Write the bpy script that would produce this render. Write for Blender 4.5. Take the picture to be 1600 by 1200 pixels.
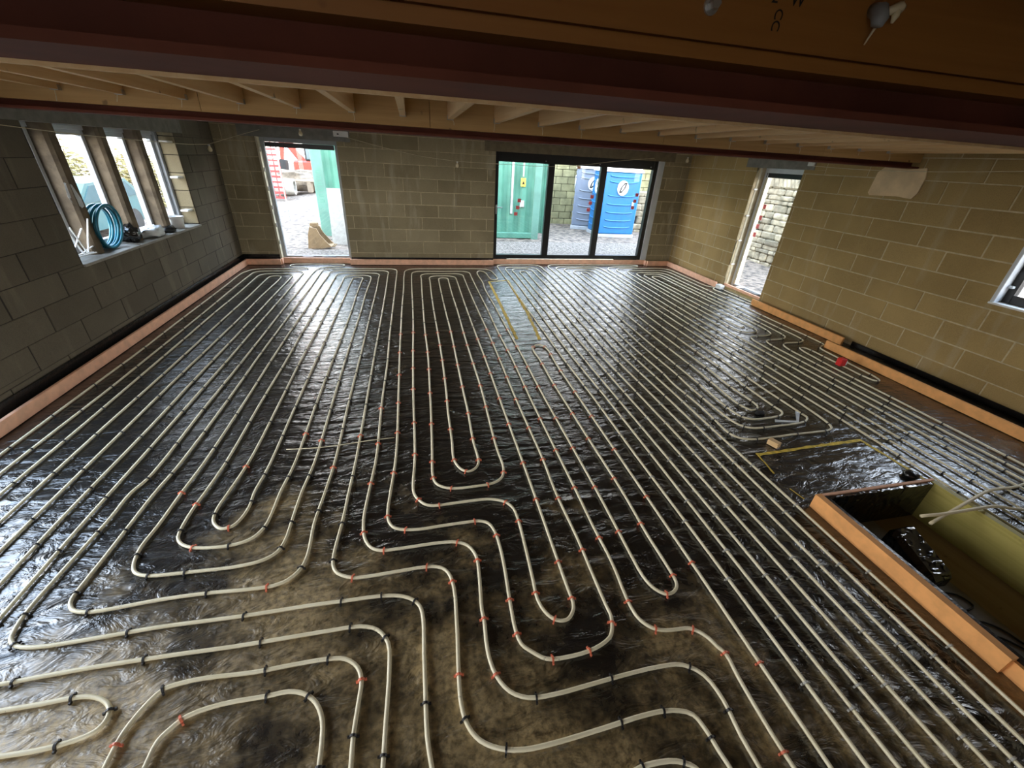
import bpy, math, random
from mathutils import Vector, Matrix, noise as mnoise

for o in list(bpy.data.objects):
    bpy.data.objects.remove(o)
scene = bpy.context.scene
COL = scene.collection
rnd = random.Random(7)

# ------------------------------------------------------------------ camera
cam_d = bpy.data.cameras.new('camera')
cam_d.sensor_fit = 'HORIZONTAL'
cam_d.sensor_width = 36.0
cam_d.lens = 14.4222
cam_d.clip_start = 0.05
cam_d.clip_end = 300
cam = bpy.data.objects.new('camera', cam_d)
COL.objects.link(cam)
CAMROT = Matrix(((0.975978, 0.058058, -0.209989), (-0.211625, 0.481691, -0.850405), (0.051777, 0.874416, 0.482406)))
cam.matrix_world = Matrix.Translation((0, 0, 1.9816)) @ CAMROT.to_4x4()
scene.camera = cam

# ------------------------------------------------------------------ sky, exposure
world = bpy.data.worlds.new('sky')
scene.world = world
world.use_nodes = True
bg = world.node_tree.nodes['Background']
# hazy winter sky: warm white towards the horizon, pale blue overhead
_n, _l = world.node_tree.nodes, world.node_tree.links
_tc = _n.new('ShaderNodeTexCoord')
_sx = _n.new('ShaderNodeSeparateXYZ')
_mr = _n.new('ShaderNodeMapRange')
_mr.interpolation_type = 'SMOOTHSTEP'
_mr.inputs['From Min'].default_value = 0.0
_mr.inputs['From Max'].default_value = 0.85
_mx = _n.new('ShaderNodeMix')
_mx.data_type = 'RGBA'
_mx.inputs[6].default_value = (1.0, 0.955, 0.88, 1)
_mx.inputs[7].default_value = (0.56, 0.74, 1.0, 1)
_l.new(_tc.outputs['Generated'], _sx.inputs['Vector'])
_l.new(_sx.outputs['Z'], _mr.inputs['Value'])
_l.new(_mr.outputs['Result'], _mx.inputs[0])
_l.new(_mx.outputs[2], bg.inputs['Color'])
bg.inputs['Strength'].default_value = 5.0
scene.view_settings.view_transform = 'Standard'
scene.view_settings.look = 'None'
scene.view_settings.gamma = 1.0
scene.view_settings.use_curve_mapping = False
scene.view_settings.exposure = 1.35


def portal(name, loc, rot, sx, sy):
    l = bpy.data.lights.new(name, 'AREA')
    l.shape = 'RECTANGLE'
    l.size, l.size_y = sx, sy
    l.cycles.is_portal = True
    o = bpy.data.objects.new(name, l)
    o.location = loc
    o.rotation_euler = rot
    COL.objects.link(o)


H90 = math.pi / 2
D = 8.66          # inner face of the far wall
XL = -3.13        # inner face of the left wall
XR = 5.68         # inner face of the right wall
YB = -3.2         # wall behind the camera
ZC = 2.45         # underside of the floor deck above
TH = 0.34         # wall thickness
portal('sky_portal_far_door', (-1.85, D + TH + .02, 1.05), (-H90, 0, 0), 1.3, 2.0)
portal('sky_portal_sliding_door', (3.3, D + TH + .02, 1.05), (-H90, 0, 0), 3.5, 2.0)
portal('sky_portal_side_door', (XR + TH + .02, 6.25, 1.05), (0, H90, 0), 2.0, 1.0)
portal('sky_portal_side_window', (XR + TH + .02, 2.3, 1.5), (0, H90, 0), 1.2, 1.3)
portal('sky_portal_mullioned_window', (XL - TH - .02, 6.0, 1.45), (0, -H90, 0), 1.2, 2.8)
portal('sky_portal_near_left', (XL - TH - .02, 2.2, 1.15), (0, -H90, 0), 1.9, 2.3)

portal('sky_portal_behind', (-1.7, YB - TH - .02, 1.05), (H90, 0, 0), 1.6, 2.1)  # samples sky through the added doorway behind the camera


# ------------------------------------------------------------------ materials
def new_mat(name):
    m = bpy.data.materials.new(name)
    m.use_nodes = True
    nt = m.node_tree
    return m, nt, nt.nodes['Principled BSDF'], nt.links


def mix_col(nt, fac, a, b, blend='MIX'):
    n = nt.nodes.new('ShaderNodeMix')
    n.data_type = 'RGBA'
    n.blend_type = blend
    for sock, v in ((n.inputs[0], fac), (n.inputs[6], a), (n.inputs[7], b)):
        if hasattr(v, 'links'):
            nt.links.new(v, sock)
        elif isinstance(v, (int, float)):
            sock.default_value = v
        else:
            sock.default_value = (*v, 1)
    return n.outputs[2]


def math_n(nt, op, a, b=None, clamp=False):
    n = nt.nodes.new('ShaderNodeMath')
    n.operation = op
    n.use_clamp = clamp
    for i, v in enumerate((a, b)):
        if v is None:
            continue
        if hasattr(v, 'links'):
            nt.links.new(v, n.inputs[i])
        else:
            n.inputs[i].default_value = v
    return n.outputs[0]


def coords(nt, scale=(1, 1, 1), rot=(0, 0, 0)):
    g = nt.nodes.new('ShaderNodeNewGeometry')
    mp = nt.nodes.new('ShaderNodeMapping')
    mp.inputs['Scale'].default_value = scale
    mp.inputs['Rotation'].default_value = rot
    nt.links.new(g.outputs['Position'], mp.inputs['Vector'])
    return mp.outputs['Vector']


def noise_n(nt, vec, scale, detail=4, rough=.55, dist=0.0, kind=None):
    n = nt.nodes.new('ShaderNodeTexNoise')
    if kind:
        n.noise_type = kind
    n.inputs['Scale'].default_value = scale
    n.inputs['Detail'].default_value = detail
    n.inputs['Roughness'].default_value = rough
    n.inputs['Distortion'].default_value = dist
    nt.links.new(vec, n.inputs['Vector'])
    return n.outputs['Fac']


def ramp(nt, fac, a, b):
    n = nt.nodes.new('ShaderNodeMapRange')
    n.clamp = True
    n.interpolation_type = 'SMOOTHSTEP'
    nt.links.new(fac, n.inputs['Value'])
    n.inputs['From Min'].default_value = a
    n.inputs['From Max'].default_value = b
    return n.outputs['Result']


def bump(nt, bsdf, height, strength, dist, prev=None):
    n = nt.nodes.new('ShaderNodeBump')
    n.inputs['Strength'].default_value = strength
    n.inputs['Distance'].default_value = dist
    nt.links.new(height, n.inputs['Height'])
    if prev is not None:
        nt.links.new(prev, n.inputs['Normal'])
    nt.links.new(n.outputs['Normal'], bsdf.inputs['Normal'])
    return n.outputs['Normal']


def simple(name, col, rough=.6, metal=0.0, var=.15, scale=6, bmp=0.0, bdist=.004, rand=0.0):
    """flat colour with a little noise variation and fine relief"""
    m, nt, b, lk = new_mat(name)
    v = coords(nt)
    n = noise_n(nt, v, scale, 5)
    dark = tuple(c * (1 - var) for c in col)
    lite = tuple(min(1, c * (1 + var)) for c in col)
    c = mix_col(nt, ramp(nt, n, .3, .7), dark, lite)
    if rand:
        oi = nt.nodes.new('ShaderNodeObjectInfo')
        c = mix_col(nt, math_n(nt, 'MULTIPLY', oi.outputs['Random'], rand), c, tuple(x * .3 for x in col))
    lk.new(c, b.inputs['Base Color'])
    b.inputs['Roughness'].default_value = rough
    b.inputs['Metallic'].default_value = metal
    if bmp:
        bump(nt, b, noise_n(nt, v, scale * 8, 4), bmp, bdist)
    return m


def block_mat(name, c0, c1, stain=0.0, streak_axis=0):
    m, nt, b, lk = new_mat(name)
    v = coords(nt)
    oi = nt.nodes.new('ShaderNodeObjectInfo')
    c = mix_col(nt, oi.outputs['Random'], c0, c1)
    sp = noise_n(nt, v, 130, 3)
    c = mix_col(nt, math_n(nt, 'MULTIPLY', ramp(nt, sp, .35, .7), .35), c, tuple(x * .55 for x in c0))
    big = noise_n(nt, v, 1.3, 4)
    c = mix_col(nt, math_n(nt, 'MULTIPLY', ramp(nt, big, .4, .7), .35), c, tuple(x * 1.35 for x in c1))
    if stain:
        sv = coords(nt, (3.2, 3.2, .55))
        st = ramp(nt, noise_n(nt, sv, 1.4, 5, .6), .53, .68)
        c = mix_col(nt, math_n(nt, 'MULTIPLY', st, stain), c, (.5, .45, .34))
    lk.new(c, b.inputs['Base Color'])
    b.inputs['Roughness'].default_value = .92
    bump(nt, b, sp, .35, .004)
    return m


def timber(name, c0, c1, rough=.65, axis='X'):
    m, nt, b, lk = new_mat(name)
    sc = {'X': (.6, 14, 14), 'Y': (14, .6, 14), 'Z': (14, 14, .6)}[axis]
    v = coords(nt, sc)
    n = noise_n(nt, v, 1.6, 6, .6, .6)
    c = mix_col(nt, ramp(nt, n, .3, .7), c0, c1)
    kn = noise_n(nt, coords(nt, (1, 1, 1)), 9, 2)
    c = mix_col(nt, math_n(nt, 'MULTIPLY', ramp(nt, kn, .68, .76), .8), c, tuple(x * .25 for x in c0))
    oi = nt.nodes.new('ShaderNodeObjectInfo')
    c = mix_col(nt, math_n(nt, 'MULTIPLY', oi.outputs['Random'], .3), c, tuple(x * .7 for x in c0))
    lk.new(c, b.inputs['Base Color'])
    b.inputs['Roughness'].default_value = rough
    bump(nt, b, n, .25, .003)
    return m


def membrane_mat():
    m, nt, b, lk = new_mat('black_polythene_membrane')
    g = nt.nodes.new('ShaderNodeNewGeometry')
    sx = nt.nodes.new('ShaderNodeSeparateXYZ')
    lk.new(g.outputs['Position'], sx.inputs['Vector'])
    X, Y = sx.outputs['X'], sx.outputs['Y']
    # builder's dust walked over the near half of the sheet
    reg = math_n(nt, 'ADD', math_n(nt, 'MULTIPLY', Y, 1.5), math_n(nt, 'MULTIPLY', math_n(nt, 'ABSOLUTE', math_n(nt, 'ADD', X, .8)), .75))
    regr = nt.nodes.new('ShaderNodeMapRange')
    regr.clamp = True
    lk.new(reg, regr.inputs['Value'])
    regr.inputs['From Min'].default_value = 4.4
    regr.inputs['From Max'].default_value = 2.1
    regr.inputs['To Min'].default_value = 0.0
    regr.inputs['To Max'].default_value = 1.0
    nA = noise_n(nt, coords(nt), 1.7, 8, .66)
    d1 = ramp(nt, math_n(nt, 'ADD', nA, math_n(nt, 'MULTIPLY', regr.outputs['Result'], .26)), .60, .88)
    d2 = ramp(nt, noise_n(nt, coords(nt), 34, 5, .72), .30, .66)
    dust = math_n(nt, 'MULTIPLY', d1, math_n(nt, 'ADD', math_n(nt, 'MULTIPLY', d2, .75), .28), True)
    c = mix_col(nt, dust, (.011, .0105, .010), (.46, .335, .15))
    lk.new(c, b.inputs['Base Color'])
    r = nt.nodes.new('ShaderNodeMapRange')
    lk.new(dust, r.inputs['Value'])
    r.inputs['To Min'].default_value = .26
    r.inputs['To Max'].default_value = .62
    lk.new(r.outputs['Result'], b.inputs['Roughness'])
    b.inputs['IOR'].default_value = 1.85
    w1 = noise_n(nt, coords(nt, (1.1, 6.5, 1), (0, 0, .12)), 1.6, 5, .55, .5, 'RIDGED_MULTIFRACTAL')
    w2 = noise_n(nt, coords(nt, (2.2, 5.0, 1), (0, 0, -.55)), 2.4, 4, .6, .8)
    w3 = noise_n(nt, coords(nt), 26, 3)
    # long taut folds pulled diagonally across the near left corner
    w4 = noise_n(nt, coords(nt, (.9, 7.0, 1), (0, 0, -.62)), 1.3, 3, .5, .25, 'RIDGED_MULTIFRACTAL')
    w4 = math_n(nt, 'MULTIPLY', w4, regr.outputs['Result'])
    p0 = bump(nt, b, w4, .8, .022)
    p = bump(nt, b, w2, .9, .020, p0)
    p = bump(nt, b, w1, .9, .013, p)
    bump(nt, b, w3, .25, .003, p)
    return m


def pipe_mat():
    m, nt, b, lk = new_mat('cream_plastic_pipe')
    v = coords(nt)
    n = noise_n(nt, v, 7, 6, .65)
    c = mix_col(nt, ramp(nt, n, .35, .65), (.88, .82, .61), (.78, .71, .50))
    # printed dashes and scuffs
    pr = ramp(nt, noise_n(nt, coords(nt, (24, 24, 24)), 1.8, 3), .66, .72)
    sc = ramp(nt, noise_n(nt, v, 1.1, 3), .44, .62)
    c = mix_col(nt, math_n(nt, 'MULTIPLY', math_n(nt, 'MULTIPLY', pr, sc), .75), c, (.09, .065, .035))
    lk.new(c, b.inputs['Base Color'])
    b.inputs['Roughness'].default_value = .38
    return m


def glass_mat(name, tint=(1, 1, 1), refl=.07):
    m, nt, b, lk = new_mat(name)
    out = nt.nodes['Material Output']
    nt.nodes.remove(b)
    t = nt.nodes.new('ShaderNodeBsdfTransparent')
    t.inputs['Color'].default_value = (*tint, 1)
    gl = nt.nodes.new('ShaderNodeBsdfGlossy')
    gl.inputs['Roughness'].default_value = .02
    mx = nt.nodes.new('ShaderNodeMixShader')
    lw = nt.nodes.new('ShaderNodeLayerWeight')
    lw.inputs['Blend'].default_value = .5
    fr = math_n(nt, 'ADD', math_n(nt, 'MULTIPLY', math_n(nt, 'POWER', lw.outputs['Facing'], 5.0), .5), .02)
    lk.new(fr, mx.inputs[0])
    lk.new(t.outputs[0], mx.inputs[1])
    lk.new(gl.outputs[0], mx.inputs[2])
    lk.new(mx.outputs[0], out.inputs['Surface'])
    return m


def crinkled_film():
    m, nt, b, lk = new_mat('crinkled_black_film')
    b.inputs['Base Color'].default_value = (.012, .012, .012, 1)
    b.inputs['Roughness'].default_value = .16
    b.inputs['IOR'].default_value = 1.7
    n1 = noise_n(nt, coords(nt, (1, 2.2, 1), (0, 0, .5)), 13, 3, .5, .6, 'RIDGED_MULTIFRACTAL')
    bump(nt, b, n1, 1.0, .02)
    return m


M = {
    'film': crinkled_film(),
    'membrane': membrane_mat(),
    'pipe': pipe_mat(),
    'block': block_mat('dense_concrete_block', (.235, .195, .115), (.33, .28, .175), .5),
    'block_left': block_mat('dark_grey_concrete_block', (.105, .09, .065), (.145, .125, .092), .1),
    'block_right': block_mat('buff_concrete_block', (.31, .215, .085), (.40, .285, .12), .22),
    'mortar': simple('pale_mortar', (.50, .42, .27), .95, scale=20, bmp=.3),
    'mortar_grey': simple('grey_mortar', (.10, .088, .065), .95, scale=20, bmp=.3),
    'gap': simple('dark_open_joint_mortar', (.035, .03, .025), .95),
    'lintel_brown': simple('brown_concrete_lintel', (.19, .155, .10), .9, scale=9, bmp=.2),
    'lintel': simple('grey_concrete_lintel', (.22, .215, .195), .9, scale=9, bmp=.2),
    'stone_mullion': simple('brown_stone', (.15, .115, .075), .9, var=.35, scale=7, bmp=.5),
    'oxide': simple('red_oxide_steel', (.15, .040, .022), .85, var=.2, scale=3),
    'joist': timber('sawn_pine_joist', (.80, .52, .25), (.90, .66, .36), axis='Y'),
    'plate': timber('pine_wall_plate', (.58, .35, .13), (.70, .45, .19), axis='X'),
    'header': timber('engineered_timber_header', (.34, .135, .028), (.40, .17, .038), .6, axis='X'),
    'deck': timber('chipboard_deck', (.40, .27, .13), (.46, .32, .17), axis='X'),
    'insul': simple('pink_insulation_board', (.90, .52, .35), .8, var=.1, scale=12),
    'insul_warm': simple('orange_insulation_board', (.86, .42, .15), .8, var=.1, scale=12),
    'dpm': simple('black_damp_proof_film', (.010, .010, .010), .22, bmp=.45, scale=2.2, bdist=.008),
    'steel': simple('galvanised_steel', (.55, .55, .54), .45, .8),
    'upvc': simple('grey_white_frame', (.60, .64, .68), .4, var=.05),
    'upvc_grey': simple('mid_grey_frame', (.33, .35, .37), .5, var=.08),
    'batten': simple('cream_cavity_closer', (.62, .58, .44), .7),
    'black_frame': simple('black_aluminium', (.012, .012, .013), .35, var=.1),
    'white': simple('white_plastic', (.82, .82, .80), .5, var=.04),
    'cream': simple('cream_plastic', (.80, .70, .48), .5, var=.08),
    'red': simple('red_plastic', (.75, .03, .03), .4, var=.1),
    'clip_red': simple('coral_red_clip', (.78, .20, .11), .45, var=.1),
    'clip_dark': simple('black_clip', (.02, .02, .022), .45, var=.1),
    'clip_grey': simple('pale_grey_clip', (.45, .45, .42), .45, var=.1),
    'yellow_paint': simple('yellow_spray_paint', (.78, .55, .06), .7, var=.3, scale=25),
    'glass': glass_mat('clear_glass'),
    'sticker': simple('red_glass_sticker', (.9, .16, .18), .5, var=.05),
    'plaster': simple('sand_plaster_patch', (.72, .55, .34), .9, var=.12, scale=5, bmp=.4),
    'treated': timber('green_treated_timber', (.42, .36, .09), (.54, .47, .14), axis='Y'),
    'brown_board': timber('brown_board', (.30, .21, .12), (.38, .28, .17), axis='Y'),
    'blue_hose': simple('teal_blue_pipe', (.012, .16, .23), .3, var=.2),
    'clear_film': simple('white_plastic_film', (.72, .76, .78), .25, var=.1, bmp=.7, scale=8, bdist=.01),
    'ink': simple('black_ink', (.012, .010, .008), .8),
    'mud': simple('trodden_mud', (.135, .105, .08), .85, var=.75, scale=7, bmp=.8, bdist=.03),
    'gravel': simple('grey_brown_gravel', (.165, .14, .115), .9, var=.7, scale=22, bmp=.8, bdist=.03),
    'green_steel': simple('green_container_steel', (.07, .20, .14), .5, var=.18, scale=2),
    'green_pale': simple('faded_green_steel', (.10, .215, .165), .5, var=.12, scale=3),
    'toilet_blue': simple('blue_plastic_wall', (.002, .115, .31), .35, var=.06),
    'toilet_grey': simple('blue_grey_plastic_wall', (.14, .17, .225), .4, var=.06),
    'board_white': simple('weathered_white_board', (.34, .33, .30), .8, var=.12, scale=14),
    'yard_block': simple('mossy_yard_block', (.26, .245, .13), .95, var=.35, scale=3, bmp=.4, rand=.45),
    'rubble': simple('grey_buff_stone', (.26, .225, .155), .95, var=.45, scale=6, bmp=.7, bdist=.01, rand=.55),
    'dark_earth': simple('dark_joint_earth', (.06, .05, .04), .95),
    'bucket': simple('tan_steel_bucket', (.26, .18, .10), .7, var=.2),
    'digger_red': simple('digger_red_paint', (.35, .03, .015), .45),
    'rubber': simple('black_rubber', (.02, .02, .02), .8),
    'concrete': simple('pale_concrete', (.30, .29, .26), .9, var=.15),
    'sleeper': timber('weathered_sleeper', (.17, .13, .09), (.22, .18, .13), axis='X'),
    'car': simple('teal_car_paint', (.04, .105, .11), .3, var=.05),
    'car_glass': simple('car_window_glass', (.05, .09, .10), .08, var=.05),
    'bark': simple('grey_brown_bark', (.17, .13, .09), .95, var=.3, bmp=.5),
    'leaf': simple('yellow_green_leaf', (.24, .205, .085), .8, var=.4),
    'cord': simple('cream_cord', (.66, .58, .40), .7),
    'spoil': simple('brown_spoil_heap', (.13, .10, .068), .95, var=.5, scale=3, bmp=.8, bdist=.04),
}


# ------------------------------------------------------------------ helpers
class MB:
    def __init__(self):
        self.v, self.f = [], []

    def add(self, vs, fs):
        n = len(self.v)
        self.v += [tuple(p) for p in vs]
        self.f += [tuple(i + n for i in q) for q in fs]
        return self

    BF = [(0, 3, 2, 1), (4, 5, 6, 7), (0, 1, 5, 4), (1, 2, 6, 5), (2, 3, 7, 6), (3, 0, 4, 7)]

    def box(self, x0, y0, z0, x1, y1, z1):
        return self.add([(x0, y0, z0), (x1, y0, z0), (x1, y1, z0), (x0, y1, z0), (x0, y0, z1), (x1, y0, z1), (x1, y1, z1), (x0, y1, z1)], self.BF)

    def obox(self, c, s, mat=None):
        hx, hy, hz = s[0] / 2, s[1] / 2, s[2] / 2
        vs = [Vector(p) for p in ((-hx, -hy, -hz), (hx, -hy, -hz), (hx, hy, -hz), (-hx, hy, -hz), (-hx, -hy, hz), (hx, -hy, hz), (hx, hy, hz), (-hx, hy, hz))]
        if mat is not None:
            vs = [mat @ p for p in vs]
        return self.add([p + Vector(c) for p in vs], self.BF)

    def bbox(self, x0, y0, z0, x1, y1, z1, b=.01):
        """box with chamfered edges (26-ish faces)"""
        vs, idx = [], {}
        for i, X in enumerate((x0, x1)):
            for j, Y in enumerate((y0, y1)):
                for k, Z in enumerate((z0, z1)):
                    sx, sy, sz = (1 - 2 * i) * b, (1 - 2 * j) * b, (1 - 2 * k) * b
                    idx[i, j, k] = len(vs)
                    vs += [(X, Y + sy, Z + sz), (X + sx, Y, Z + sz), (X + sx, Y + sy, Z)]
        fs = []
        I = idx
        for i in (0, 1):
            fs.append([I[i, 0, 0], I[i, 1, 0], I[i, 1, 1], I[i, 0, 1]][::1 if i else -1])
            fs.append([I[0, i, 0] + 1, I[1, i, 0] + 1, I[1, i, 1] + 1, I[0, i, 1] + 1][::-1 if i else 1])
            fs.append([I[0, 0, i] + 2, I[1, 0, i] + 2, I[1, 1, i] + 2, I[0, 1, i] + 2][::1 if i else -1])
        for j in (0, 1):
            for k in (0, 1):
                fs.append([I[0, j, k] + 1, I[1, j, k] + 1, I[1, j, k] + 2, I[0, j, k] + 2])
                fs.append([I[j, 0, k], I[j, 1, k], I[j, 1, k] + 2, I[j, 0, k] + 2])
                fs.append([I[j, k, 0], I[j, k, 1], I[j, k, 1] + 1, I[j, k, 0] + 1])
        for i in (0, 1):
            for j in (0, 1):
                for k in (0, 1):
                    a = I[i, j, k]
                    fs.append([a, a + 1, a + 2])
        return self.add(vs, fs)

    def tube(self, pts, r, n=8, caps=True, radii=None):
        pts = [Vector(p) for p in pts]
        rings = []
        up = Vector((0, 0, 1))
        prev = None
        for i, p in enumerate(pts):
            t = (pts[min(i + 1, len(pts) - 1)] - pts[max(i - 1, 0)])
            if t.length < 1e-9:
                t = Vector((1, 0, 0))
            t.normalize()
            if prev is None:
                a = up.cross(t)
                if a.length < .05:
                    a = Vector((1, 0, 0)).cross(t)
            else:
                a = prev - t * prev.dot(t)
                if a.length < 1e-6:
                    a = up.cross(t)
            a.normalize()
            prev = a
            b = t.cross(a)
            rr = radii[i] if radii else r
            rings.append([p + (a * math.cos(2 * math.pi * k / n) + b * math.sin(2 * math.pi * k / n)) * rr for k in range(n)])
        vs = [q for ring in rings for q in ring]
        fs = []
        for i in range(len(rings) - 1):
            for k in range(n):
                fs.append((i * n + k, i * n + (k + 1) % n, (i + 1) * n + (k + 1) % n, (i + 1) * n + k))
        if caps:
            fs.append(tuple(range(n))[::-1])
            fs.append(tuple(range((len(rings) - 1) * n, len(rings) * n)))
        return self.add(vs, fs)

    def prism(self, poly, axis, a, b):
        """extrude a 2-D polygon along axis 'X','Y' or 'Z' from a to b"""
        def P(u, v, w):
            return {'X': (w, u, v), 'Y': (u, w, v), 'Z': (u, v, w)}[axis]
        n = len(poly)
        vs = [P(u, v, a) for u, v in poly] + [P(u, v, b) for u, v in poly]
        fs = [tuple(range(n))[::-1], tuple(range(n, 2 * n))] + [(i, (i + 1) % n, n + (i + 1) % n, n + i) for i in range(n)]
        return self.add(vs, fs)

    def lathe(self, prof, c, n=20):
        vs, fs = [], []
        m = len(prof)
        for k in range(n):
            a = 2 * math.pi * k / n
            vs += [(c[0] + r * math.cos(a), c[1] + r * math.sin(a), c[2] + z) for r, z in prof]
        for k in range(n):
            for i in range(m - 1):
                fs.append((k * m + i, ((k + 1) % n) * m + i, ((k + 1) % n) * m + i + 1, k * m + i + 1))
        return self.add(vs, fs)

    def build(self, name, mat, parent=None, smooth=False, origin=None):
        if origin is None:
            if parent is not None:
                origin = world_loc(parent)
            else:
                xs, ys, zs = zip(*self.v)
                origin = Vector(((min(xs) + max(xs)) / 2, (min(ys) + max(ys)) / 2, min(zs)))
        origin = Vector(origin)
        me = bpy.data.meshes.new(name)
        me.from_pydata([Vector(p) - origin for p in self.v], [], self.f)
        me.materials.append(M[mat] if isinstance(mat, str) else mat)
        if smooth:
            me.polygons.foreach_set('use_smooth', [True] * len(me.polygons))
        me.update()
        o = bpy.data.objects.new(name, me)
        COL.objects.link(o)
        if parent is not None:
            o.parent = parent
            o.location = origin - world_loc(parent)
        else:
            o.location = origin
        return o


def world_loc(o):
    v = Vector(o.location)
    while o.parent is not None:
        o = o.parent
        v += Vector(o.location)
    return v


def tag(o, label=None, cat=None, group=None, kind=None):
    if label:
        o['label'] = label
    if cat:
        o['category'] = cat
    if group:
        o['group'] = group
    if kind:
        o['kind'] = kind
    return o


def empty(name, loc, label=None, cat=None, group=None, kind=None):
    o = bpy.data.objects.new(name, None)
    o.empty_display_size = .1
    o.location = loc
    COL.objects.link(o)
    return tag(o, label, cat, group, kind)


def box_obj(name, mat, parent, *b):
    return MB().box(*b).build(name, mat, parent)


ORD = ['first', 'second', 'third', 'fourth', 'fifth', 'sixth', 'seventh', 'eighth', 'ninth', 'tenth', 'eleventh', 'twelfth',
       'thirteenth', 'fourteenth', 'fifteenth', 'sixteenth', 'seventeenth', 'eighteenth', 'nineteenth', 'twentieth',
       'twenty-first', 'twenty-second', 'twenty-third', 'twenty-fourth']


# ------------------------------------------------------------------ floor sheet
PIT = (2.58, -0.40, 3.56, 1.54)       # hole in the floor: x0, y0, x1, y1


def fh(x, y):
    """height of the crinkled sheet"""
    a = mnoise.noise(Vector((x * 1.1, y * 4.2, 3.1)))
    b = mnoise.noise(Vector((x * 3.5 + y * 2.0, y * 3.0 - x * 1.6, 9.7)))
    c = mnoise.noise(Vector((x * .7, y * .7, 20.)))
    return -0.004 + .0035 * a + .004 * b * (.5 + c) + .002 * c


def make_floor():
    xs = [-3.45 + .06 * i for i in range(8)]
    x = -3.0
    while x < 5.6:
        xs.append(x)
        x += .045
    xs += [5.65, 5.75, 5.9, 6.0]
    xs += [PIT[0], PIT[2]]
    ys = [YB - .3, -2, -1, -.6, -.3]
    y = 0.0
    while y < 8.6:
        ys.append(y)
        y += .045 if y < 5 else .06
    ys += [8.65, 8.75, 8.9, 9.0]
    ys += [PIT[1], PIT[3]]
    xs = sorted(set(round(v, 4) for v in xs))
    ys = sorted(set(round(v, 4) for v in ys))
    mb = MB()
    nx = len(xs)
    for yy in ys:
        for xx in xs:
            mb.v.append((xx, yy, fh(xx, yy)))
    for j in range(len(ys) - 1):
        for i in range(nx - 1):
            cx, cy = (xs[i] + xs[i + 1]) / 2, (ys[j] + ys[j + 1]) / 2
            if PIT[0] < cx < PIT[2] and PIT[1] < cy < PIT[3]:
                continue
            a = j * nx + i
            mb.f.append((a, a + 1, a + nx + 1, a + nx))
    o = mb.build('floor', 'membrane', smooth=True, origin=(0, 0, 0))
    return tag(o, 'floor covered in crinkled black polythene sheet with brown dust', kind='structure')


make_floor()

# ------------------------------------------------------------------ walls with laid blocks
BL, BH, JT = 0.63, 0.2235, 0.011
Z0 = 0.209 - BH


def sub_rect(r, h):
    u0, z0, u1, z1 = r
    a0, b0, a1, b1 = h
    if a0 >= u1 or a1 <= u0 or b0 >= z1 or b1 <= z0:
        return [r]
    out = []
    if z0 < b0:
        out.append((u0, z0, u1, b0))
    if b1 < z1:
        out.append((u0, b1, u1, z1))
    m0, m1 = max(z0, b0), min(z1, b1)
    if u0 < a0:
        out.append((u0, m0, a0, m1))
    if a1 < u1:
        out.append((a1, m0, u1, m1))
    return out


_bm = {}


def block_mesh(w, h, mat):
    key = (round(w, 3), round(h, 3), mat)
    if key not in _bm:
        b = .004
        d0, d1 = -.02, .003
        # u along x, depth along y (front at -y), z up, origin at centre
        hw, hh = w / 2, h / 2
        vs = [(-hw, -d0, -hh), (hw, -d0, -hh), (hw, -d0, hh), (-hw, -d0, hh),
              (-hw, -d1 + b, -hh), (hw, -d1 + b, -hh), (hw, -d1 + b, hh), (-hw, -d1 + b, hh),
              (-hw + b, -d1, -hh + b), (hw - b, -d1, -hh + b), (hw - b, -d1, hh - b), (-hw + b, -d1, hh - b)]
        fs = [(8, 9, 10, 11)]
        for i in range(4):
            j = (i + 1) % 4
            fs.append((4 + i, 4 + j, 8 + j, 8 + i))
            fs.append((i, j, 4 + j, 4 + i))
        me = bpy.data.meshes.new('block')
        me.from_pydata(vs, [], fs)
        me.materials.append(M[mat])
        _bm[key] = me
    return _bm[key]


def make_wall(name, label, u0, u1, place, rotz, holes, mat, mort, phase, zmax=ZC + .1, thick=TH, build_from=None, bed=JT):
    """place(u, d, z) -> world point, d = depth outwards from the inner face"""
    rects = [(u0, -.25, u1, zmax)]
    for h in holes:
        rects = [q for r in rects for q in sub_rect(r, h)]
    mb = MB()
    for a, b, c, d in rects:
        p = [place(a, .002, b), place(c, thick, d)]
        lo = [min(p[0][i], p[1][i]) for i in range(3)]
        hi = [max(p[0][i], p[1][i]) for i in range(3)]
        mb.box(*lo, *hi)
    w = mb.build(name, mort, origin=(*place((u0 + u1) / 2, 0, 0)[:2], 0))
    tag(w, label, kind='structure')
    base = world_loc(w)
    course = 0
    z = Z0
    n = 0
    while z < zmax:
        ph = phase + (BL / 2 if course % 2 else 0)
        u = u0 + ((ph - u0) % BL) - BL
        while u < u1:
            r = (max(u, u0) + JT / 2, max(z, 0.02) + bed / 2, min(u + BL, u1) - JT / 2, min(z + BH, zmax) - bed / 2)
            u += BL
            if build_from and r[0] < build_from[0] or build_from and r[0] > build_from[1]:
                continue
            if r[2] - r[0] < .04 or r[3] - r[1] < .04:
                continue
            rs = [r]
            for h in holes:
                rs = [q for s in rs for q in sub_rect(s, h)]
            for s in rs:
                if s[2] - s[0] < .03 or s[3] - s[1] < .012:
                    continue
                b = bpy.data.objects.new('block', block_mesh(s[2] - s[0], s[3] - s[1], mat))
                jit = rnd.uniform(-.0015, .0025)
                b.location = Vector(place((s[0] + s[2]) / 2, jit + .001, (s[1] + s[3]) / 2)) - base
                b.rotation_euler = (0, 0, rotz)
                b.parent = w
                COL.objects.link(b)
                n += 1
        z += BH
        course += 1
    return w


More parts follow.
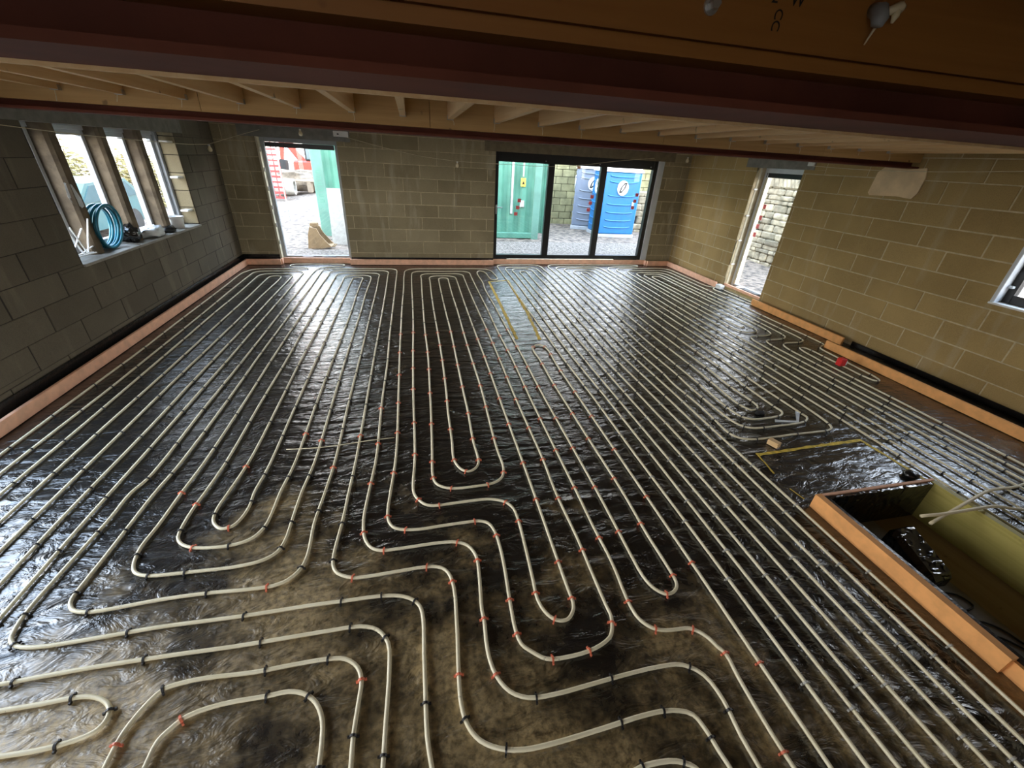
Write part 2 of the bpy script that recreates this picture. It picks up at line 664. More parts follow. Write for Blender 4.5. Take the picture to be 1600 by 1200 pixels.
far_holes = [(-2.47, .06, -1.23, 2.07), (1.57, .06, 5.09, 2.07), (-2.75, 2.07, -1.0, 2.25), (1.35, 2.07, 5.3, 2.25)]
W_FAR = make_wall('wall_back', 'far concrete block wall with a glazed door and a sliding door', XL - TH, XR + TH,
                  lambda u, d, z: (u, D + d, z), 0, far_holes, 'block', 'mortar', -.789)
left_holes = [(4.78, .85, 7.36, 2.04), (1.1, .25, 3.3, 2.08), (4.5, 2.04, 7.62, 2.25)]  # near opening is unseen, read from floor glare, enlarged to light the foreground
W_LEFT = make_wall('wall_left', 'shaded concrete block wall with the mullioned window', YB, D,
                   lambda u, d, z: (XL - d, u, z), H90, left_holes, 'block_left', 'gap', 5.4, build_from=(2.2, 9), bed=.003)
right_holes = [(5.77, .06, 6.72, 2.05), (1.7, .95, 2.93, 2.1), (5.6, 2.05, 7.0, 2.24)]
W_RIGHT = make_wall('wall_right', 'buff concrete block wall beside the pit', YB, D,
                    lambda u, d, z: (XR + d, u, z), -H90, right_holes, 'block_right', 'mortar', 5.09, build_from=(.9, 9))
mbf = MB().box(XL - TH, YB - TH, -.25, -2.5, YB, ZC + .1).box(-.9, YB - TH, -.25, XR + TH, YB, ZC + .1).box(-2.5, YB - TH, 2.1, -.9, YB, ZC + .1)  # doorway gap is unseen, added to light the foreground
tag(mbf.build('wall_front', 'mortar_grey'), 'block wall behind the viewpoint with an added, unseen doorway that lights the foreground', kind='structure')
tag(MB().box(XL - TH, YB - TH, ZC + .1, XR + TH, D + TH, ZC + .16).build('ceiling', 'deck'),
    'boarded floor deck above the joists', kind='structure')

# lintels
for i, (b, lab) in enumerate([((-2.75, D - .008, 2.07, -1.0, D + TH, 2.25), 'grey concrete lintel over the single glazed door'),
                              ((1.35, D - .004, 2.07, 5.3, D + TH, 2.25), 'concrete lintel over the black sliding door'),
                              ((XR - .006, 5.6, 2.05, XR + TH, 7.0, 2.24), 'concrete lintel over the right-hand door'),
                              ((XL - TH, 4.5, 2.04, XL + .008, 7.62, 2.25), 'grey lintel over the mullioned window')]):
    tag(MB().box(*b).build('trim_%d' % (i + 1), 'lintel_brown' if i == 1 else 'lintel'), lab, kind='structure')

# dark damp-proof film turned up the wall feet
for nm, b, lab in [('membrane_upturn', (XL + .009, 1.0, .0, XL + .02, D, .17), 'black film turned up the foot of the left wall'),
                   ('membrane_upturn', (XL + .02, D - .02, .0, -2.50, D - .009, .17), 'black film turned up the foot of the pier left of the glazed door'),
                   ('membrane_upturn', (-1.23, D - .02, .0, 1.57, D - .009, .125), 'black film behind the insulation between glazed door and sliding door'),
                   ('membrane_upturn', (XR - .02, 0.2, .0, XR - .009, 4.0, .06), 'black film at the foot of the right wall, also blackening the shadow gap by the window')]:  # right-hand band also stands in for a dark shadow gap
    tag(MB().box(*b).build(nm, 'dpm'), lab, 'plastic film')


# insulation upstands around the floor
def strip(b, lab, mat='insul'):
    return tag(MB().bbox(*b, b=.004).build('insulation_upstand', mat), lab, 'insulation')


SH = .105
strip((-3.06, 1.0, 0, -3.03, 8.53, SH), 'long pink insulation strip along the foot of the left wall')
strip((-3.06, 8.53, 0, -2.47, 8.56, SH), 'short pink insulation strip left of the glazed door')
strip((-2.475, 8.56, 0, -2.445, 8.66, SH), 'stub of pink insulation at the left jamb of the glazed door')
strip((-2.445, 8.655, 0, -1.25, 8.685, SH), 'pink insulation strip across the foot of the glazed door')
strip((-1.25, 8.54, 0, 1.56, 8.57, SH), 'pink insulation strip between the glazed door and the sliding door')
strip((1.56, 8.64, 0, 5.04, 8.67, SH), 'pink insulation strip across the foot of the sliding door')
strip((5.04, 8.55, 0, 5.07, 8.67, SH), 'stub of pink insulation at the right jamb of the sliding door')
strip((5.07, 8.52, 0, 5.57, 8.55, SH), 'short pink insulation strip in the far right corner')
strip((5.57, 6.78, 0, 5.60, 8.55, SH), 'pink insulation strip between the corner and the right-hand door')
strip((5.70, 5.76, 0, 5.73, 6.80, SH), 'pink insulation strip across the foot of the right-hand door')
strip((5.51, 4.02, 0, 5.54, 5.74, SH), 'orange insulation strip under the right wall beside the wavy pipes', 'insul_warm')
strip((5.19, 0.3, 0, 5.22, 3.98, SH), 'long orange insulation strip standing off the right wall below the window', 'insul_warm')

# ------------------------------------------------------------------ steel beams and timber overhead
far_beam = empty('steel_beam', (1.3, 4.3, 2.11), 'far red oxide steel beam carrying the joist ends', 'beam')
MB().box(XL, 4.20, 2.11, XR, 4.40, 2.128).build('bottom_flange', 'oxide', far_beam)
MB().box(XL, 4.294, 2.128, XR, 4.306, 2.40).build('web', 'oxide', far_beam)
MB().box(XL, 4.20, 2.40, XR, 4.40, 2.418).build('top_flange', 'oxide', far_beam)
near_beam = empty('steel_beam', (1.3, 1.15, 2.11), 'nearest red oxide steel beam crossing the top of the view', 'beam')
MB().box(XL, 1.02, 2.11, XR, 1.285, 2.128).build('bottom_flange', 'oxide', near_beam)
MB().box(XL, 1.146, 2.128, XR, 1.160, 2.40).build('web', 'oxide', near_beam)
MB().box(XL, 1.03, 2.40, XR, 1.275, 2.418).build('top_flange', 'oxide', near_beam)

pl = empty('timber_plate', (1.3, 4.25, 2.168), 'pine plate packed into the far steel beam', 'timber plate')
for x0, x1 in [(XL + .01, -1.55), (-1.546, .18), (.184, 2.4), (2.404, 4.3), (4.304, XR - .01)]:
    MB().box(x0, 4.205, 2.168, x1, 4.292, 2.398).build('plank', 'plate', pl)
tag(MB().box(XL + .01, 1.287, 2.102, XR - .01, 1.305, 2.16).build('timber_batten', 'joist'), 'thin pale batten along the back edge of the nearest steel beam', 'batten')

hd = empty('timber_header', (1.3, 1.1, 2.2), 'orange-brown engineered timber header in front of the nearest beam', 'timber header')
MB().box(XL + .01, 1.055, 2.199, XR - .01, 1.142, 2.226).build('bottom_flange', 'header', hd)
MB().box(XL + .01, 1.085, 2.226, XR - .01, 1.142, 2.235).build('groove', 'header', hd)
MB().box(XL + .01, 1.068, 2.235, XR - .01, 1.142, 2.395).build('web_board', 'header', hd)


def text_part(txt, size, mat, parent, place, name='lettering'):
    c = bpy.data.curves.new('t', 'FONT')
    c.body = txt
    c.size = size
    c.extrude = .0004
    c.align_x = 'CENTER'
    to = bpy.data.objects.new('t', c)
    COL.objects.link(to)
    bpy.context.view_layer.update()
    me0 = to.evaluated_get(bpy.context.evaluated_depsgraph_get()).to_mesh()
    vs = [place @ v.co for v in me0.vertices]
    fs = [tuple(p.vertices) for p in me0.polygons]
    bpy.data.objects.remove(to)
    bpy.data.curves.remove(c)
    mb = MB()
    mb.add(vs, fs)
    return mb.build(name, mat, parent)


# stencilled marks on the header
for g, gx_ in (('2', .815), ('W', .875)):
    text_part(g, .036, 'ink', hd, Matrix.Translation((gx_, 1.0672, 2.315)) @ Matrix.Rotation(H90, 4, 'X'), 'stencil')
for gz in (2.297, 2.277):
    text_part('C', .030, 'ink', hd, Matrix.Translation((.825, 1.0672, gz)) @ Matrix.Rotation(H90, 4, 'X') @ Matrix.Rotation(-H90, 4, 'Z'), 'stencil')

bolt = empty('bolt', (.66, 1.068, 2.295), 'steel bolt and washer in the timber header', 'bolt')
R_Y = Matrix.Rotation(H90, 4, 'X')
MB().prism([(.66 + .018 * math.cos(a), 2.295 + .018 * math.sin(a)) for a in [k * math.pi / 8 for k in range(16)]], 'Y', 1.064, 1.068).build('washer', 'steel', bolt)
MB().prism([(.66 + .011 * math.cos(a), 2.295 + .011 * math.sin(a)) for a in [k * math.pi / 3 for k in range(6)]], 'Y', 1.046, 1.064).build('head', 'steel', bolt)

fm = empty('pipe_stub', (1.10, 1.06, 2.31), 'grey plastic stub with hardened foam drips on the timber header', 'pipe stub')
q = MB()
q.tube([(1.085, 1.068, 2.33), (1.082, 1.045, 2.322), (1.075, 1.03, 2.305), (1.073, 1.03, 2.292)], .016, 12, radii=[.014, .018, .017, .012])
q.build('sleeve', 'upvc_grey', fm, True)
q = MB()
q.tube([(1.098, 1.055, 2.325), (1.094, 1.05, 2.30), (1.085, 1.05, 2.28), (1.078, 1.05, 2.262)], .003, 6, radii=[.005, .004, .0025, .0015])
q.build('foam_drip', 'cream', fm, True)
q = MB()
q.tube([(1.10, 1.06, 2.323), (1.115, 1.05, 2.328), (1.135, 1.045, 2.334), (1.15, 1.05, 2.338)], .008, 8, radii=[.005, .009, .013, .006])
q.tube([(1.13, 1.045, 2.33), (1.128, 1.042, 2.318), (1.125, 1.042, 2.305)], .007, 8, radii=[.009, .008, .003])
q.build('foam_blob', 'cream', fm, True)

# joists
jm = None
nj = 0
for k in range(-7, 14):
    x = -.045 + .4 * k + rnd.uniform(-.008, .008)
    j = empty('ceiling_joist', (x, 2.75, 2.24), 'pine ceiling joist between the steel beams, %s from the window wall' % ORD[nj], 'joist', 'joists between the steel beams')
    nj += 1
    MB().box(x - .023, 1.165, 2.24, x + .023, 4.203, 2.44).build('timber', 'joist', j)
    h = MB()
    h.box(x - .026, 4.165, 2.236, x + .026, 4.204, 2.2395)
    h.box(x - .0265, 4.17, 2.236, x - .0235, 4.204, 2.27)
    h.box(x + .0235, 4.17, 2.236, x + .0265, 4.204, 2.27)
    h.build('hanger', 'steel', j)
    if rnd.random() < .7:
        s = MB()
        dx = rnd.uniform(-.02, .02)
        ln = rnd.uniform(.03, .07)
        s.tube([(x + dx, 4.19, 2.238), (x + dx * 1.4 + .004, 4.18, 2.236 - ln * .5), (x + dx * 1.5, 4.175, 2.236 - ln)], .003, 5)
        s.build('strap_tail', 'cream', j)


# ------------------------------------------------------------------ doors and windows
def frame_box(name, mat, parent, *b):
    return MB().bbox(*b, b=.004).build(name, mat, parent)


# door_1 : single glazed door in the far wall
d1 = empty('door_1', (-1.85, D + .14, .06), 'grey framed single glazed door at the far left', kind='structure')
y0, y1 = D + .10, D + .17
frame_box('frame_post', 'upvc_grey', d1, -2.47, y0, .06, -2.41, y1, 2.07)
frame_box('frame_post', 'upvc_grey', d1, -1.285, y0, .06, -1.23, y1, 2.07)
frame_box('frame_head', 'upvc_grey', d1, -2.41, y0, 2.005, -1.285, y1, 2.07)
frame_box('threshold', 'upvc_grey', d1, -2.41, y0, .06, -1.285, y1, .125)
frame_box('blind_box', 'black_frame', d1, -2.40, y0 + .005, 1.93, -1.295, y1 - .02, 2.004)
box_obj('pane', 'glass', d1, -2.41, D + .135, .125, -1.285, D + .141, 2.005)
frame_box('cavity_closer', 'batten', d1, -2.50, D - .012, .06, -2.465, D + .10, 2.075)
for i in range(6):
    frame_box('fixing_lug', 'white', d1, -2.462, D - .004, .35 + .3 * i, -2.44, D + .012, .42 + .3 * i)
for x0, x1 in ((-2.12, -1.93), (-1.78, -1.52)):
    frame_box('tape_patch', 'black_frame', d1, x0, D + .04, .112, x1, y0 - .002, .118)

# door_2 : black three-panel sliding door
d2 = empty('door_2', (3.3, D + .06, .06), 'black three-panel sliding glazed door in the far wall', kind='structure')
y0, y1 = D + .02, D + .12
frame_box('frame_post', 'black_frame', d2, 1.57, y0, .06, 1.635, y1, 2.07)
frame_box('frame_post', 'black_frame', d2, 4.87, y0, .06, 4.955, y1, 2.07)
frame_box('frame_head', 'black_frame', d2, 1.635, y0, 1.91, 4.87, y1, 2.07)
frame_box('threshold', 'black_frame', d2, 1.635, y0, .11, 4.87, y1, .19)
for x0, x1 in ((2.62, 2.75), (3.72, 3.85)):
    frame_box('meeting_stile', 'black_frame', d2, x0, y0 - .01, .19, x1, y1 - .02, 1.91)
for x0, x1 in ((1.635, 2.62), (2.75, 3.72), (3.85, 4.87)):
    box_obj('pane', 'glass', d2, x0, D + .06, .19, x1, D + .066, 1.91)
hb = frame_box('lever_handle', 'steel', d2, 1.595, y0 - .012, .98, 1.62, y0, 1.15)
q = MB()
q.tube([(1.607, y0 - .01, 1.11), (1.607, y0 - .045, 1.11), (1.66, y0 - .05, 1.108), (1.72, y0 - .05, 1.105)], .008, 8)
q.build('lever', 'steel', hb)
for px, pts in ((0, ((2.08, 1.24), (2.055, 1.11), (2.02, .99))), (1, ((3.62, 1.36), (3.60, 1.24), (3.575, 1.11))), (2, ((4.62, 1.43), (4.595, 1.31), (4.57, 1.18)))):
    for x, z in pts:
        box_obj('red_sticker', 'sticker', d2, x - .035, D + .0585, z - .032, x + .035, D + .0598, z + .032)
for x in (2.56, 3.68, 4.80):
    q = MB()
    q.prism([(x + .012 * math.cos(a * math.pi / 6), 1.955 + .012 * math.sin(a * math.pi / 6)) for a in range(12)], 'Y', y0 - .004, y0)
    q.build('screw_cap', 'upvc_grey', d2)
frame_box('reveal_lining', 'upvc', d2, 4.955, D - .004, .06, 5.088, D + .13, 2.07)
frame_box('packer', 'black_frame', d2, 1.57, D - .01, .105, 1.86, y0, .135)
frame_box('packer', 'black_frame', d2, 4.3, D - .01, .105, 4.86, y0, .135)

# door_3 : glazed door in the right wall
d3 = empty('door_3', (XR + .2, 6.25, .06), 'pale framed glazed door in the right wall', kind='structure')
x0, x1 = XR + .17, XR + .24
frame_box('frame_post', 'upvc', d3, x0, 6.66, .06, x1, 6.72, 2.05)
frame_box('frame_post', 'upvc', d3, x0, 5.77, .06, x1, 5.83, 2.05)
frame_box('frame_head', 'upvc', d3, x0, 5.83, 1.98, x1, 6.66, 2.05)
frame_box('threshold', 'upvc_grey', d3, x0, 5.83, .06, x1, 6.66, .11)
frame_box('blind_box', 'black_frame', d3, x0 + .01, 5.84, 1.91, x1 - .01, 6.65, 1.98)
box_obj('pane', 'glass', d3, XR + .205, 5.83, .11, XR + .211, 6.66, 1.98)
frame_box('sash_stile', 'batten', d3, x0 - .012, 6.61, .11, x0, 6.66, 1.91)
frame_box('cavity_closer', 'batten', d3, XR + .06, 6.712, .06, XR + .10, 6.735, 2.05)
frame_box('black_seal', 'black_frame', d3, x0 - .006, 6.655, .11, x0 + .004, 6.668, 1.98)
for i in range(4):
    frame_box('fixing_lug', 'white', d3, XR + .03, 6.69, .45 + .42 * i, XR + .10, 6.712, .475 + .42 * i)
for y, z in ((6.53, 1.47), (6.545, 1.29), (6.55, 1.15), (6.56, 1.01)):
    box_obj('red_sticker', 'sticker', d3, XR + .2015, y - .032, z - .035, XR + .2028, y + .032, z + .035)
frame_box('tape_patch', 'black_frame', d3, XR + .06, 5.95, .107, x0 - .002, 6.32, .113)
frame_box('tape_patch', 'white', d3, XR + .06, 6.36, .107, x0 - .002, 6.46, .113)

# window_1 : stone mullioned window in the left wall
w1 = empty('window_1', (XL - .2, 6.05, .85), 'four-light stone mullioned window in the left wall', kind='structure')
xo, xi = XL - TH, XL - .10
frame_box('sill_board', 'concrete', w1, XL - .24, 4.78, .845, XL + .02, 7.36, .872)
for y in (5.27, 6.02, 6.74):
    MB().prism([(xo, y - .05), (XL - .26, y - .07), (XL - .14, y - .07), (XL - .11, y - .05), (XL - .11, y + .05), (XL - .14, y + .07), (XL - .26, y + .07), (xo, y + .05)],
               'Z', .872, 2.04).build('mullion', 'stone_mullion', w1)
lights = [(4.78, 5.20), (5.34, 5.95), (6.09, 6.67), (6.81, 7.30)]
for a, b in lights:
    cs = frame_box('casement', 'upvc', w1, XL - .30, a, .90, XL - .245, a + .05, 2.0)
    frame_box('stile', 'upvc', cs, XL - .30, b - .05, .90, XL - .245, b, 2.0)
    frame_box('top_rail', 'upvc', cs, XL - .30, a + .05, 1.95, XL - .245, b - .05, 2.0)
    frame_box('bottom_rail', 'upvc', cs, XL - .30, a + .05, .90, XL - .245, b - .05, .955)
    box_obj('pane', 'glass', cs, XL - .275, a + .05, .955, XL - .27, b - .05, 1.95)
    frame_box('head_filler', 'upvc', w1, XL - .32, a, 2.0, XL - .23, b, 2.04)
    frame_box('foot_filler', 'upvc_grey', w1, XL - .32, a, .872, XL - .245, b, .90)
frame_box('end_post', 'upvc_grey', w1, XL - .32, 7.30, .872, XL - .20, 7.36, 2.04)
hn = MB()
hn.tube([(XL - .24, 6.93, 1.52), (XL - .19, 6.93, 1.52), (XL - .185, 6.935, 1.45), (XL - .19, 6.94, 1.36), (XL - .235, 6.94, 1.34)], .011, 8)
hn.build('window_handle', 'black_frame', w1, True)
for k in range(6):
    za, zb = max(.874, .656 + .2235 * (k + 1) + .004), min(2.039, .656 + .2235 * (k + 2) - .004)
    if zb - za > .02:
        frame_box('reveal_block', 'block', w1, XL - .195, 7.348, za, XL - .004, 7.359, zb)  # lighter than the wall blocks: daylight on the reveal put into the colour
for z in (1.93, 1.50, 1.07):
    frame_box('wall_tie', 'white', w1, XL - .13, 7.20, z - .012, XL - .03, 7.358, z + .012)

# window_2 : black framed window at the right edge
w2 = empty('window_2', (XR + .15, 2.3, .95), 'black framed window with a pale reveal in the right wall', kind='structure')
frame_box('sill_board', 'white', w2, XR - .02, 1.7, .935, XR + .17, 2.935, .955)
frame_box('reveal_lining', 'upvc', w2, XR - .004, 2.90, .955, XR + .10, 2.935, 2.1)
frame_box('frame_post', 'black_frame', w2, XR + .10, 2.84, .955, XR + .17, 2.93, 2.1)
frame_box('frame_post', 'black_frame', w2, XR + .10, 1.7, .955, XR + .17, 1.79, 2.1)
frame_box('frame_head', 'black_frame', w2, XR + .10, 1.79, 2.02, XR + .17, 2.84, 2.1)
frame_box('frame_foot', 'black_frame', w2, XR + .10, 1.79, .955, XR + .17, 2.84, 1.04)
box_obj('pane', 'glass', w2, XR + .13, 1.79, 1.04, XR + .136, 2.84, 2.02)
frame_box('fixing_lug', 'upvc', w2, XR + .06, 2.86, 1.10, XR + .11, 2.90, 1.125)


# ------------------------------------------------------------------ heating pipes
PR = .0090
S = {
    'B4B5': [(-1.263, 2.282), (-1.276, 2.168), (-1.27, 2.07), (-1.244, 2.019), (-1.195, 1.978), (-1.143, 1.987), (-1.112, 2.043), (-1.097, 2.139), (-1.105, 2.257)],
    'B3B5r': [(-1.403, 2.305), (-1.416, 2.158), (-1.413, 1.998), (-1.4, 1.943), (-1.366, 1.9), (-1.314, 1.869), (-1.256, 1.853), (-1.141, 1.842), (-1.058, 1.852), (-1.005, 1.876), (-0.962, 1.946), (-0.949, 2.059), (-0.947, 2.231)],
    'B2B4r': [(-1.542, 2.327), (-1.551, 2.056), (-1.564, 1.917), (-1.552, 1.828), (-1.528, 1.766), (-1.503, 1.738), (-1.457, 1.716), (-1.393, 1.704), (-1.38, 1.703), (-1.196, 1.696), (-1.008, 1.693), (-0.898, 1.714), (-0.843, 1.756), (-0.821, 1.835), (-0.819, 1.963), (-0.815, 2.21)],
    'B1B3r': [(-1.7, 2.352), (-1.706, 2.102), (-1.712, 1.848), (-1.717, 1.73), (-1.718, 1.636), (-1.704, 1.599), (-1.672, 1.567), (-1.62, 1.549), (-1.558, 1.543), (-1.314, 1.556), (-1.113, 1.554), (-0.905, 1.54), (-0.808, 1.541), (-0.745, 1.564), (-0.694, 1.627), (-0.679, 1.719), (-0.687, 1.931), (-0.67, 2.187)],
    'A1rS': [(-1.841, 2.375), (-1.841, 2.16), (-1.863, 1.798), (-1.87, 1.58), (-1.853, 1.487), (-1.836, 1.455), (-1.792, 1.424), (-1.714, 1.406), (-1.557, 1.403), (-1.373, 1.407), (-1.248, 1.409), (-0.898, 1.398), (-0.574, 1.397), (-0.462, 1.393), (-0.271, 1.387), (-0.18, 1.371), (-0.121, 1.342), (-0.082, 1.297), (-0.068, 1.226), (-0.069, 1.071), (-0.068, 0.929), (-0.066, 0.762), (-0.052, 0.662), (-0.043, 0.609)],
    'B2rS': [(-0.52, 2.162), (-0.527, 1.904), (-0.54, 1.713), (-0.534, 1.616), (-0.504, 1.561), (-0.423, 1.519), (-0.359, 1.513), (-0.21, 1.516), (-0.042, 1.518), (0.029, 1.502), (0.069, 1.464), (0.092, 1.368), (0.089, 1.197), (0.086, 1.124), (0.075, 0.953), (0.074, 0.842), (0.092, 0.765), (0.132, 0.71), (0.198, 0.672), (0.287, 0.65), (0.414, 0.646), (0.64, 0.654), (0.808, 0.662), (0.927, 0.655), (1.006, 0.624), (1.027, 0.564), (1.036, 0.494), (1.045, 0.443), (1.044, 0.398)],
    'B1rS': [(-0.394, 2.142), (-0.405, 1.947), (-0.399, 1.841), (-0.381, 1.759), (-0.343, 1.697), (-0.294, 1.67), (-0.229, 1.664), (-0.119, 1.665), (0.039, 1.666), (0.137, 1.653), (0.195, 1.618), (0.231, 1.543), (0.233, 1.439), (0.217, 1.221), (0.22, 1.177), (0.214, 1.022), (0.233, 0.923), (0.278, 0.852), (0.349, 0.813), (0.463, 0.804), (0.598, 0.811), (0.609, 0.809), (0.788, 0.817), (0.972, 0.818), (1.072, 0.805), (1.143, 0.749), (1.166, 0.651), (1.155, 0.522), (1.157, 0.421), (1.153, 0.376)],
    'C1C3r': [(-0.256, 2.12), (-0.265, 1.979), (-0.259, 1.89), (-0.231, 1.831), (-0.188, 1.804), (-0.08, 1.785), (0.046, 1.789), (0.2, 1.792), (0.282, 1.79), (0.336, 1.764), (0.365, 1.697), (0.376, 1.582), (0.375, 1.439), (0.366, 1.288), (0.361, 1.181), (0.36, 1.101), (0.372, 1.03), (0.412, 0.987), (0.47, 0.945), (0.555, 0.935), (0.674, 0.941), (0.765, 0.966), (0.807, 0.993), (0.843, 1.072), (0.842, 1.143), (0.842, 1.306), (0.844, 1.54), (0.832, 1.945)],
    'C2C4r': [(-0.105, 2.096), (-0.076, 2.03), (-0.035, 1.982), (0.015, 1.962), (0.142, 1.963), (0.36, 1.964), (0.419, 1.949), (0.476, 1.919), (0.516, 1.857), (0.526, 1.748), (0.521, 1.557), (0.51, 1.332), (0.505, 1.233), (0.521, 1.166), (0.55, 1.122), (0.584, 1.101), (0.626, 1.102), (0.666, 1.139), (0.68, 1.18), (0.679, 1.255), (0.68, 1.492), (0.684, 1.969)],
    'C3C5r': [(0.049, 3.103), (0.033, 2.513), (0.025, 2.257), (0.041, 2.169), (0.091, 2.12), (0.169, 2.096), (0.307, 2.095), (0.425, 2.106), (0.492, 2.147), (0.521, 2.205), (0.532, 2.283), (0.524, 2.455), (0.525, 2.675), (0.534, 3.039)],
    'C4C5': [(0.194, 3.084), (0.191, 2.626), (0.184, 2.419), (0.197, 2.348), (0.229, 2.281), (0.273, 2.253), (0.323, 2.273), (0.36, 2.337), (0.363, 2.435), (0.356, 2.586), (0.366, 3.061)],
    'C2rS': [(0.976, 1.922), (0.974, 1.609), (0.98, 1.421), (0.977, 1.307), (0.967, 1.188), (0.965, 1.106), (0.976, 1.041), (1.009, 0.994), (1.046, 0.971), (1.083, 0.961), (1.131, 0.956), (1.2, 0.949), (1.241, 0.922), (1.268, 0.887), (1.283, 0.847), (1.301, 0.813), (1.292, 0.71), (1.286, 0.588), (1.285, 0.47), (1.289, 0.395), (1.292, 0.348)],
    'C1rU': [(1.118, 1.899), (1.114, 1.565), (1.111, 1.399), (1.113, 1.258), (1.131, 1.189), (1.163, 1.148), (1.187, 1.135), (1.229, 1.139), (1.265, 1.165), (1.28, 1.203), (1.283, 1.296), (1.28, 1.505), (1.292, 1.871)],
    'Utop': [(1.28, 3.532), (1.292, 3.989), (1.285, 4.253), (1.31, 4.348), (1.378, 4.403), (1.437, 4.372), (1.462, 4.252), (1.446, 3.85), (1.442, 3.435)],
    'E1': [(2.536, 3.27), (2.552, 2.885), (2.546, 2.655), (2.536, 2.394), (2.577, 2.325), (2.666, 2.289), (2.83, 2.285), (3.087, 2.297), (3.343, 2.3), (3.478, 2.305), (3.555, 2.341), (3.589, 2.423), (3.608, 2.669), (3.625, 3.138)],
    'E2': [(2.68, 3.252), (2.678, 2.803), (2.698, 2.54), (2.741, 2.47), (2.811, 2.434), (2.906, 2.428), (3.088, 2.434), (3.292, 2.444), (3.401, 2.468), (3.466, 2.52), (3.466, 2.581), (3.461, 3.158)],
    'E3': [(2.818, 3.236), (2.809, 2.965), (2.808, 2.732), (2.833, 2.616), (2.897, 2.567), (3.017, 2.557), (3.157, 2.568), (3.247, 2.59), (3.296, 2.64), (3.292, 2.733), (3.298, 3.178)],
    'E4': [(2.977, 3.217), (2.961, 2.843), (2.978, 2.763), (3.007, 2.708), (3.067, 2.709), (3.118, 2.745), (3.138, 2.809), (3.124, 3.199)],
    'h1': [(-1.848, 1.266), (-1.744, 1.265), (-1.476, 1.27), (-1.133, 1.264), (-0.902, 1.255), (-0.673, 1.253), (-0.502, 1.252), (-0.36, 1.247), (-0.28, 1.217), (-0.228, 1.146), (-0.218, 1.03), (-0.224, 0.818), (-0.227, 0.697), (-0.229, 0.646)],
    'h2': [(-1.187, 0.845), (-1.187, 0.888), (-1.182, 0.989), (-1.151, 1.071), (-1.111, 1.124), (-1.05, 1.137), (-0.963, 1.139), (-0.778, 1.126), (-0.643, 1.127), (-0.481, 1.124), (-0.408, 1.11), (-0.353, 1.067), (-0.331, 1.01), (-0.334, 0.931), (-0.342, 0.816), (-0.34, 0.72), (-0.339, 0.668)],
    'h3': [(-1.056, 0.819), (-1.052, 0.862), (-1.046, 0.938), (-1.018, 0.974), (-0.977, 1.005), (-0.864, 1.024), (-0.698, 1.021), (-0.619, 1.022), (-0.554, 1.002), (-0.5, 0.958), (-0.466, 0.892), (-0.455, 0.813), (-0.452, 0.742), (-0.447, 0.69)],
    'h4': [(-1.77, 1.16), (-1.67, 1.158), (-1.542, 1.156), (-1.438, 1.157), (-1.371, 1.149), (-1.306, 1.119), (-1.272, 1.081), (-1.268, 1.04), (-1.288, 1.014), (-1.361, 0.996), (-1.454, 0.991), (-1.559, 0.996), (-1.639, 1.001)],
    'h5': [(0.581, 0.476), (0.694, 0.51), (0.762, 0.514), (0.856, 0.502), (0.915, 0.47), (0.936, 0.419)],
}
X = dict(A1=-2.88, A2=-2.72, A3=-2.585, A4=-2.41, A5=-2.25, A3r=-2.095, A2r=-1.96, A1r=-1.81, B1=-1.675, B2=-1.53, B3=-1.39, B4=-1.24, B5=-1.09,
         B5r=-.925, B4r=-.795, B3r=-.66, B2r=-.512, B1r=-.37, C1=-.235, C2=-.095, C3=.06, C4=.207, C5=.37, C5r=.536, C4r=.682, C3r=.836,
         C2r=.978, C1r=1.113, D1=1.575, D2=1.70, D3=1.81, D4=1.938, D4r=2.06, D3r=2.185, D2r=2.305, D1r=2.425, E1=2.555, E2=2.69, E3=2.82,
         E4=2.99, E4r=3.15, E3r=3.31, E2r=3.475, E1r=3.635, F1=3.77, F2=3.91, F3=4.05, F4=4.21, F5=4.34, F6=4.47, F7=4.60, F8=4.73)
FARX = dict(A1=-2.93, A2=-2.77, A3=-2.63, A4=-2.44, D1=1.61, D2=1.74, D3=1.86, D4=1.98, D4r=2.12, D3r=2.27, D2r=2.40, D1r=2.54, E1=2.70, E2=2.83,
            E3=2.97, E4=3.11, E4r=3.24, E3r=3.39, E2r=3.56, E1r=3.70, F1=3.84, F2=3.96, F3=4.13, F4=4.29, F5=4.41, F6=4.53, F7=4.64)


def fx(s):
    return FARX.get(s, X[s])


def strand(s, ya, yb, jit=.007):
    """control points of one straight run from ya to yb"""
    n = max(2, int(abs(yb - ya) / .9) + 1)
    r = random.Random(s)
    out = []
    for i in range(n + 1):
        y = ya + (yb - ya) * i / n
        t = min(1, max(0, (y - 4.2) / 3.4))
        x = X[s] + (fx(s) - X[s]) * t
        out.append((x + r.uniform(-jit, jit), y))
    return out


def uturn(l, r, y, rad=.16, y_in=None):
    """far U-turn from strand l to strand r, top line at y"""
    a, b = (fx(l) if isinstance(l, str) else l), (fx(r) if isinstance(r, str) else r)
    s = 1 if b > a else -1
    rad = min(rad, abs(b - a) / 2)
    out = []
    for k in range(5):
        t = k / 4 * H90
        out.append((a + s * rad * (1 - math.cos(t)), y - rad * (1 - math.sin(t))))
    if abs(b - a) - 2 * rad > .12:
        m = max(1, int((abs(b - a) - 2 * rad) / .4))
        for k in range(1, m + 1):
            out.append((a + s * rad + (b - a - 2 * s * rad) * k / (m + 1), y + rnd.uniform(-.008, .008)))
    for k in range(5):
        t = k / 4 * H90
        out.append((b - s * rad * (1 - math.sin(t)), y - rad * (1 - math.cos(t))))
    return out


